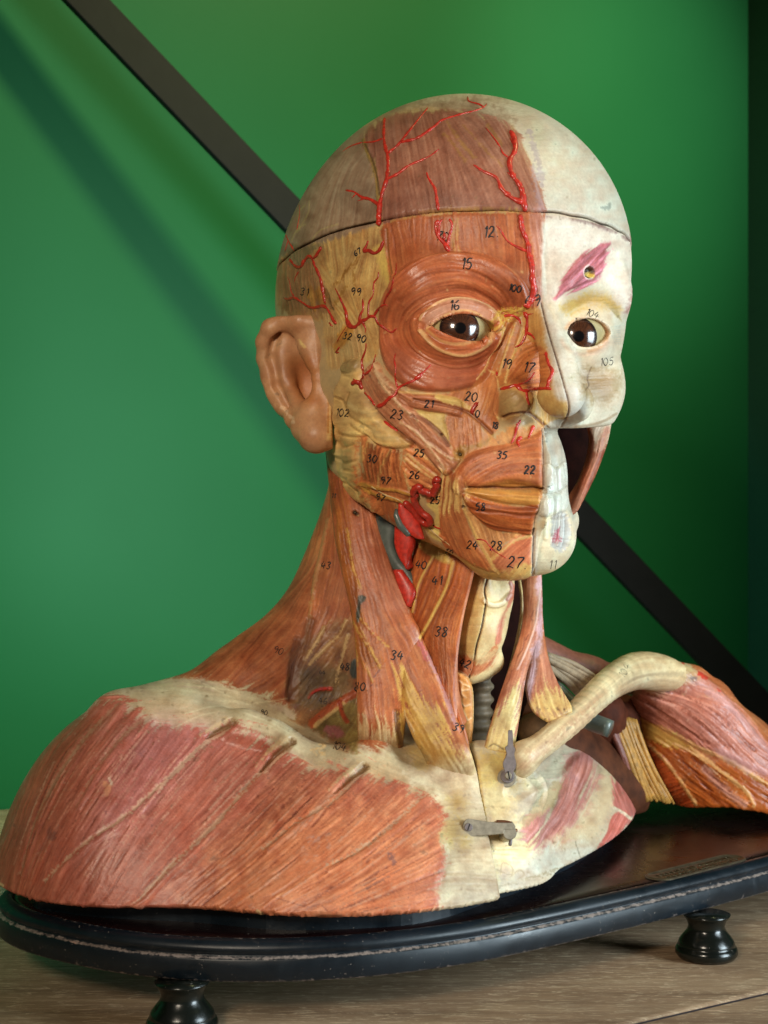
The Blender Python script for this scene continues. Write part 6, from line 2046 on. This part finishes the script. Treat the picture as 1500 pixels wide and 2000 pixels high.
# ------------------------------------------------------------------ ink numbers, drawn as thin raised strokes
FONT = {'0': [[(.3, 1), (.05, .75), (.02, .35), (.25, 0), (.5, .2), (.55, .65), (.3, 1)]],
        '1': [[(.18, .78), (.36, 1), (.30, 0)]],
        '2': [[(.05, .75), (.2, 1), (.45, .92), (.45, .65), (.2, .3), (.02, .02), (.25, .1), (.55, 0)]],
        '3': [[(.05, .9), (.3, 1), (.5, .8), (.25, .55), (.5, .3), (.3, 0), (.03, .12)]],
        '4': [[(.28, 1), (.03, .38), (.6, .42)], [(.42, .75), (.36, 0)]],
        '5': [[(.52, 1), (.18, .96), (.1, .58), (.35, .62), (.5, .35), (.3, 0), (.02, .1)]],
        '6': [[(.48, 1), (.15, .7), (.04, .3), (.25, 0), (.5, .2), (.42, .46), (.1, .36)]],
        '7': [[(.04, .92), (.3, .98), (.6, .96), (.32, .45), (.2, 0)]],
        '8': [[(.45, .85), (.25, 1), (.1, .8), (.45, .35), (.3, 0), (.05, .2), (.4, .65), (.45, .85)]],
        '9': [[(.5, .8), (.28, 1), (.05, .75), (.2, .5), (.48, .75), (.5, .5), (.38, 0)]],
        '.': [[(.1, .02), (.16, .05)]]}


def number(txt, px, py, hgt, ang=0, w=3.0, squeeze=1.0):
    V, Fc, off = [], [], 0
    wid = sum(.32 if ch == '.' else (.5 if ch == '1' else .74) for ch in txt)
    x = -wid / 2
    ca, sa = math.cos(math.radians(ang)), math.sin(math.radians(ang))
    for ch in txt:
        for st_ in FONT[ch]:
            pts = []
            for a, b_ in st_:
                u = (x + a) * hgt * squeeze + (b_ - .5) * hgt * .12; v_ = -(b_ - .5) * hgt
                pts.append((px + u * ca - v_ * sa, py + u * sa + v_ * ca))
            r = drape(pts, step=1.6, dmax=1.5)
            if r is None:
                continue
            q, nr, t = r
            rad = np.full(len(q), w * .5 * .225) * np.interp(t, [0, .3, .7, 1], [.8, 1.15, 1.0, .7])
            q = q + nr * 0.03
            v, f = tube(q, rad, 6)
            # pressed flat onto the paint
            base = np.repeat(q, 6, axis=0); nn = np.repeat(nr, 6, axis=0)
            dd = ((v - base) * nn).sum(1)
            v = v - nn * (dd * 0.72)[:, None]
            V.append(v); Fc += [tuple(i + off for i in ff) for ff in f]; off += len(v)
        x += .32 if ch == '.' else (.5 if ch == '1' else .74)
    if V:
        mesh_obj('painted_number', np.vstack(V), Fc, M_ink, bust)


for a in (('12.', 960, 453, 21, -3), ('70', 866, 462, 18, 5), ('15', 913, 515, 21, 0), ('16', 889, 596, 19, -4), ('100', 1007, 563, 14, 10), ('69', 1043, 586, 22, 5), ('67', 699, 492, 11, -30), ('31', 596, 570, 14, 5),
          ('99', 697, 570, 15, 5), ('32', 680, 657, 13, 10), ('90', 707, 661, 14, 12), ('19', 991, 711, 19, 8), ('17', 1034, 718, 20, 8), ('20', 922, 775, 18, 5), ('21', 839, 789, 15, 0), ('23', 777, 810, 18, 8),
          ('102', 670, 806, 15, 5), ('0', 934, 808, 14, 0), ('18', 968, 831, 13, 5), ('35', 982, 889, 15, 5), ('22', 1036, 918, 16, 0, 3.6), ('25', 820, 885, 15, 5), ('26', 811, 928, 15, 0), ('30', 728, 896, 15, 5),
          ('97', 754, 939, 14, 8), ('97', 744, 972, 13, 15), ('25', 851, 977, 14, 0), ('58', 940, 990, 15, 0), ('24', 924, 1065, 16, 5), ('28', 971, 1066, 18, 0), ('27.', 1012, 1099, 22, 5), ('11', 1080, 1103, 17, 0, 1.8),
          ('104', 1158, 613, 14, 20, 1.6), ('105', 1186, 706, 15, -5, 1.8), ('40', 824, 1103, 16, 5), ('41', 855, 1134, 17, 0), ('38', 864, 1234, 19, 5), ('34', 777, 1280, 18, 3), ('42.', 912, 1297, 16, 20),
          ('39', 897, 1422, 16, 18), ('43', 638, 1104, 14, 5), ('48', 675, 1302, 14, 0), ('80.', 707, 1341, 16, 3), ('104.', 666, 1458, 15, 12, 2.4), ('90', 545, 1271, 14, 20, 1.8), ('90.', 518, 1392, 10, 12, 1.8), ('46', 632, 1369, 12, 0, 1.8),
          ('60', 879, 1077, 10, 25), ('104', 1220, 1309, 15, -62, 1.4), ('11', 652, 968, 9, 0), ('44', 630, 1314, 9, 0, 1.6)):
    number(*a)

# ------------------------------------------------------------------ metal latches on the chest
def plane_pts(pts, c, n):
    out = []
    for x, y in pts:
        d = np.array([(x - 750) / F_PX, 1.0, (1000 - y) / F_PX])
        out.append(d * (c @ n) / (d @ n))
    return np.array(out)


def plate(name, outline, center, off, thick, mat, parent, smooth_=True, nrm=None, label=None):
    r = hit(*center)
    n = (r[1] if nrm is None else nrm)
    c = r[0] + n * off
    pts = outline
    if smooth_:
        a = np.array(outline, float)
        q = catmull(np.vstack([a[-2:], a, a[:2]]), 4)
        pts = q[8:(2 + len(a)) * 4]
    top = plane_pts(pts, c, n)
    k = len(top)
    mid = top.mean(0)
    rim = mid + (top - mid) * (1 - 0.25 / np.maximum(np.linalg.norm(top - mid, axis=1), .6))[:, None]
    v = np.vstack([rim, top - n * .25, top - n * thick])
    # earcut-free: fan around the middle
    v = np.vstack([v, mid, mid - n * thick])
    f = []
    for i in range(k):
        j = (i + 1) % k
        f += [(i, j, 3 * k), (i, k + i, k + j, j), (k + i, 2 * k + i, 2 * k + j, k + j), (2 * k + i, 3 * k + 1, 2 * k + j)]
    o = mesh_obj(name, v, f, mat, parent, smooth=False)
    if label:
        o['label'] = label
    return o


def cL(*p): return crop(880, 1400, 7.144, p)


def circ(cx, cy, r_, n=20):
    return [(cx + r_ * math.cos(2 * math.pi * i / n), cy + r_ * math.sin(2 * math.pi * i / n)) for i in range(n)]


cU = cL((785, 850))[0]
nU = np.array([0.05, -0.97, 0.22]); nU /= np.linalg.norm(nU)
L1 = plate('turn_latch', cL(*circ(785, 852, 132)), cU, 1.0, 1.8, M_latch2, bust, nrm=nU, label='grey metal turn latch on the breast bone')
plate('disc', cL(*circ(792, 830, 96)), cU, 1.9, 1.2, M_latch, L1, nrm=nU)
plate('lever', cL((808, 192), (838, 186), (864, 192), (872, 300), (878, 400), (900, 440), (898, 480), (888, 530), (912, 620), (916, 670), (900, 730), (880, 760), (860, 860), (820, 888), (776, 866), (764, 800), (750, 740), (732, 680), (736, 630), (768, 560),
                   (780, 500), (764, 440), (772, 414), (798, 390), (804, 300)), cU, 2.9, 1.1, M_latch, L1, nrm=nU)
plate('screw', cL(*circ(808, 822, 48)), cU, 3.4, .8, M_latch2, L1, nrm=nU)
plate('slot', cL((794, 760), (812, 756), (832, 868), (814, 874)), cU, 3.45, .3, M_slot, L1, smooth_=False, nrm=nU)

cW = cL((560, 1560))[0]
nW = np.array([0.10, -0.95, 0.30]); nW /= np.linalg.norm(nW)
hA, hB = hit(*cL((230, 1545))[0])[0], hit(*cW)[0]
offW = max(1.6, float((hA - hB) @ nW) + 1.5)
L2 = plate('hook_latch', cL((215, 1432), (250, 1420), (290, 1422), (480, 1458), (640, 1470), (860, 1460), (890, 1495), (908, 1535), (896, 1566), (762, 1572), (742, 1630), (500, 1652), (262, 1670), (212, 1650), (178, 1590), (168, 1530), (186, 1466)),
           cW, offW, 1.6, M_latch2, bust, smooth_=False, nrm=nW, label='long grey metal hook latch bridging the chest joint')
plate('screw', cL(*circ(250, 1540, 58)), cW, offW + .5, .9, M_latch, L2, nrm=nW)
plate('slot', cL((262, 1486), (278, 1494), (244, 1596), (230, 1588)), cW, offW + .55, .3, M_slot, L2, smooth_=False, nrm=nW)
plate('keeper', cL((650, 1436), (760, 1440), (862, 1462), (858, 1476), (640, 1474)), cW, offW + .6, offW + .6, M_copper, L2, smooth_=False, nrm=nW)
plate('disc', cL(*circ(828, 1620, 96)), cW, offW - .4, offW - .4, M_latch2, L2, nrm=nW)
zc = hit(*cL((830, 1600))[0])[0][1] - offW * .8
x1, x2 = cL((762, 1588), (932, 1586))
v, f = tube(catmull([P(x1[0], x1[1], zc - 3.2), P((x1[0] + x2[0]) / 2, x1[1], zc - 3.4), P(x2[0], x2[1], zc - 3.2)], 6), [.7] + [.85] * 11 + [.6], 12)
mesh_obj('pin', v, f, M_copper, L2)
x1, x2 = cL((852, 1600), (828, 1800))
v, f = tube(catmull([P(x1[0], x1[1], zc - 2.6), P((x1[0] + x2[0]) / 2, (x1[1] + x2[1]) / 2, zc - 2.6), P(x2[0], x2[1], zc - 2.8)], 6), [.75] * 12 + [.6], 12)
mesh_obj('pin', v, f, M_latch, L2)

# small brass hook by the cheek and nails
for (x, y, r_) in ((694, 1001, .9), (899, 888, 1.0)):
    h0 = hit(x, y)
    v, f = lathe([(0.01, r_ * .7), (r_ * .8, r_ * .5), (r_, 0), (r_ * .9, -.6)], (0, 0), 12)
    v = v[:, [0, 2, 1]] * [1, -1, 1] + h0[0]
    mesh_obj('nail', v, f, M_brass, bust)

# ------------------------------------------------------------------ name plate on the stand
npl = [(1275, 1722), (1440, 1676)]
a3, b3 = on_top(1290, 1713), on_top(1428, 1678)
axv = b3 - a3; Lp = np.linalg.norm(axv); axv /= Lp
up2 = np.array([-axv[1], axv[0], 0.0])
def stad(r_, z, n=14):
    out = []
    for c0, s in ((b3, 1), (a3, -1)):
        for i in range(n + 1):
            t = -math.pi / 2 + math.pi * i / n
            out.append(c0 + axv * s * r_ * math.cos(t) + up2 * s * r_ * math.sin(t) + [0, 0, z - 0.0])
    return np.array(out)
rings = [stad(r_, z) for r_, z in ((7.4, 0.05), (7.0, .75), (6.5, .95), (6.0, .75), (5.7, .35))]
k = len(rings[0])
v = np.vstack(rings + [a3 * .5 + b3 * .5 + [0, 0, .35]])
f = [(r0 * k + i, r0 * k + (i + 1) % k, (r0 + 1) * k + (i + 1) % k, (r0 + 1) * k + i) for r0 in range(4) for i in range(k)] + [(4 * k + i, 4 * k + (i + 1) % k, 5 * k) for i in range(k)]
M_plate = simple_mat('dark_brass_plate', (84, 74, 58), 0.36, 0.45, 300, 0.35)
npo = mesh_obj('name_plate', v, f, M_plate, stand)
npo['label'] = 'tarnished oval metal plate with worn illegible lettering'
# worn, unreadable relief letters: two rows of short strokes
V, Fc, off = [], [], 0
q_ = np.random.default_rng(3)
for row, (h_, y_, n_l) in enumerate(((3.4, .8, 17), (2.0, -3.6, 22))):
    for i in range(n_l):
        x_ = (i + .5) / n_l * (Lp + 2) - 1
        w_ = (Lp / n_l) * .55
        segs = [((0, 0), (0, 1)), ((0, 1), (1, q_.integers(0, 2))), ((1, 0), (1, 1)), ((0, .5), (1, .5))]
        for s_ in q_.choice(4, q_.integers(2, 4), replace=False):
            (a0, b0), (a1, b1) = segs[s_]
            p0 = a3 + axv * (x_ + (a0 - .5) * w_) + up2 * (y_ + (b0 - .5) * h_) + [0, 0, .5]
            p1 = a3 + axv * (x_ + (a1 - .5) * w_) + up2 * (y_ + (b1 - .5) * h_) + [0, 0, .5]
            if np.linalg.norm(p1 - p0) < .3:
                continue
            vv, ff = tube([p0, (p0 + p1) / 2, p1], [.22, .25, .22], 5)
            V.append(vv); Fc += [tuple(j + off for j in t_) for t_ in ff]; off += len(vv)
lo_ = mesh_obj('relief_lettering', np.vstack(V), Fc, M_brass, npo)
print('marks', round(time.time() - t0, 1))
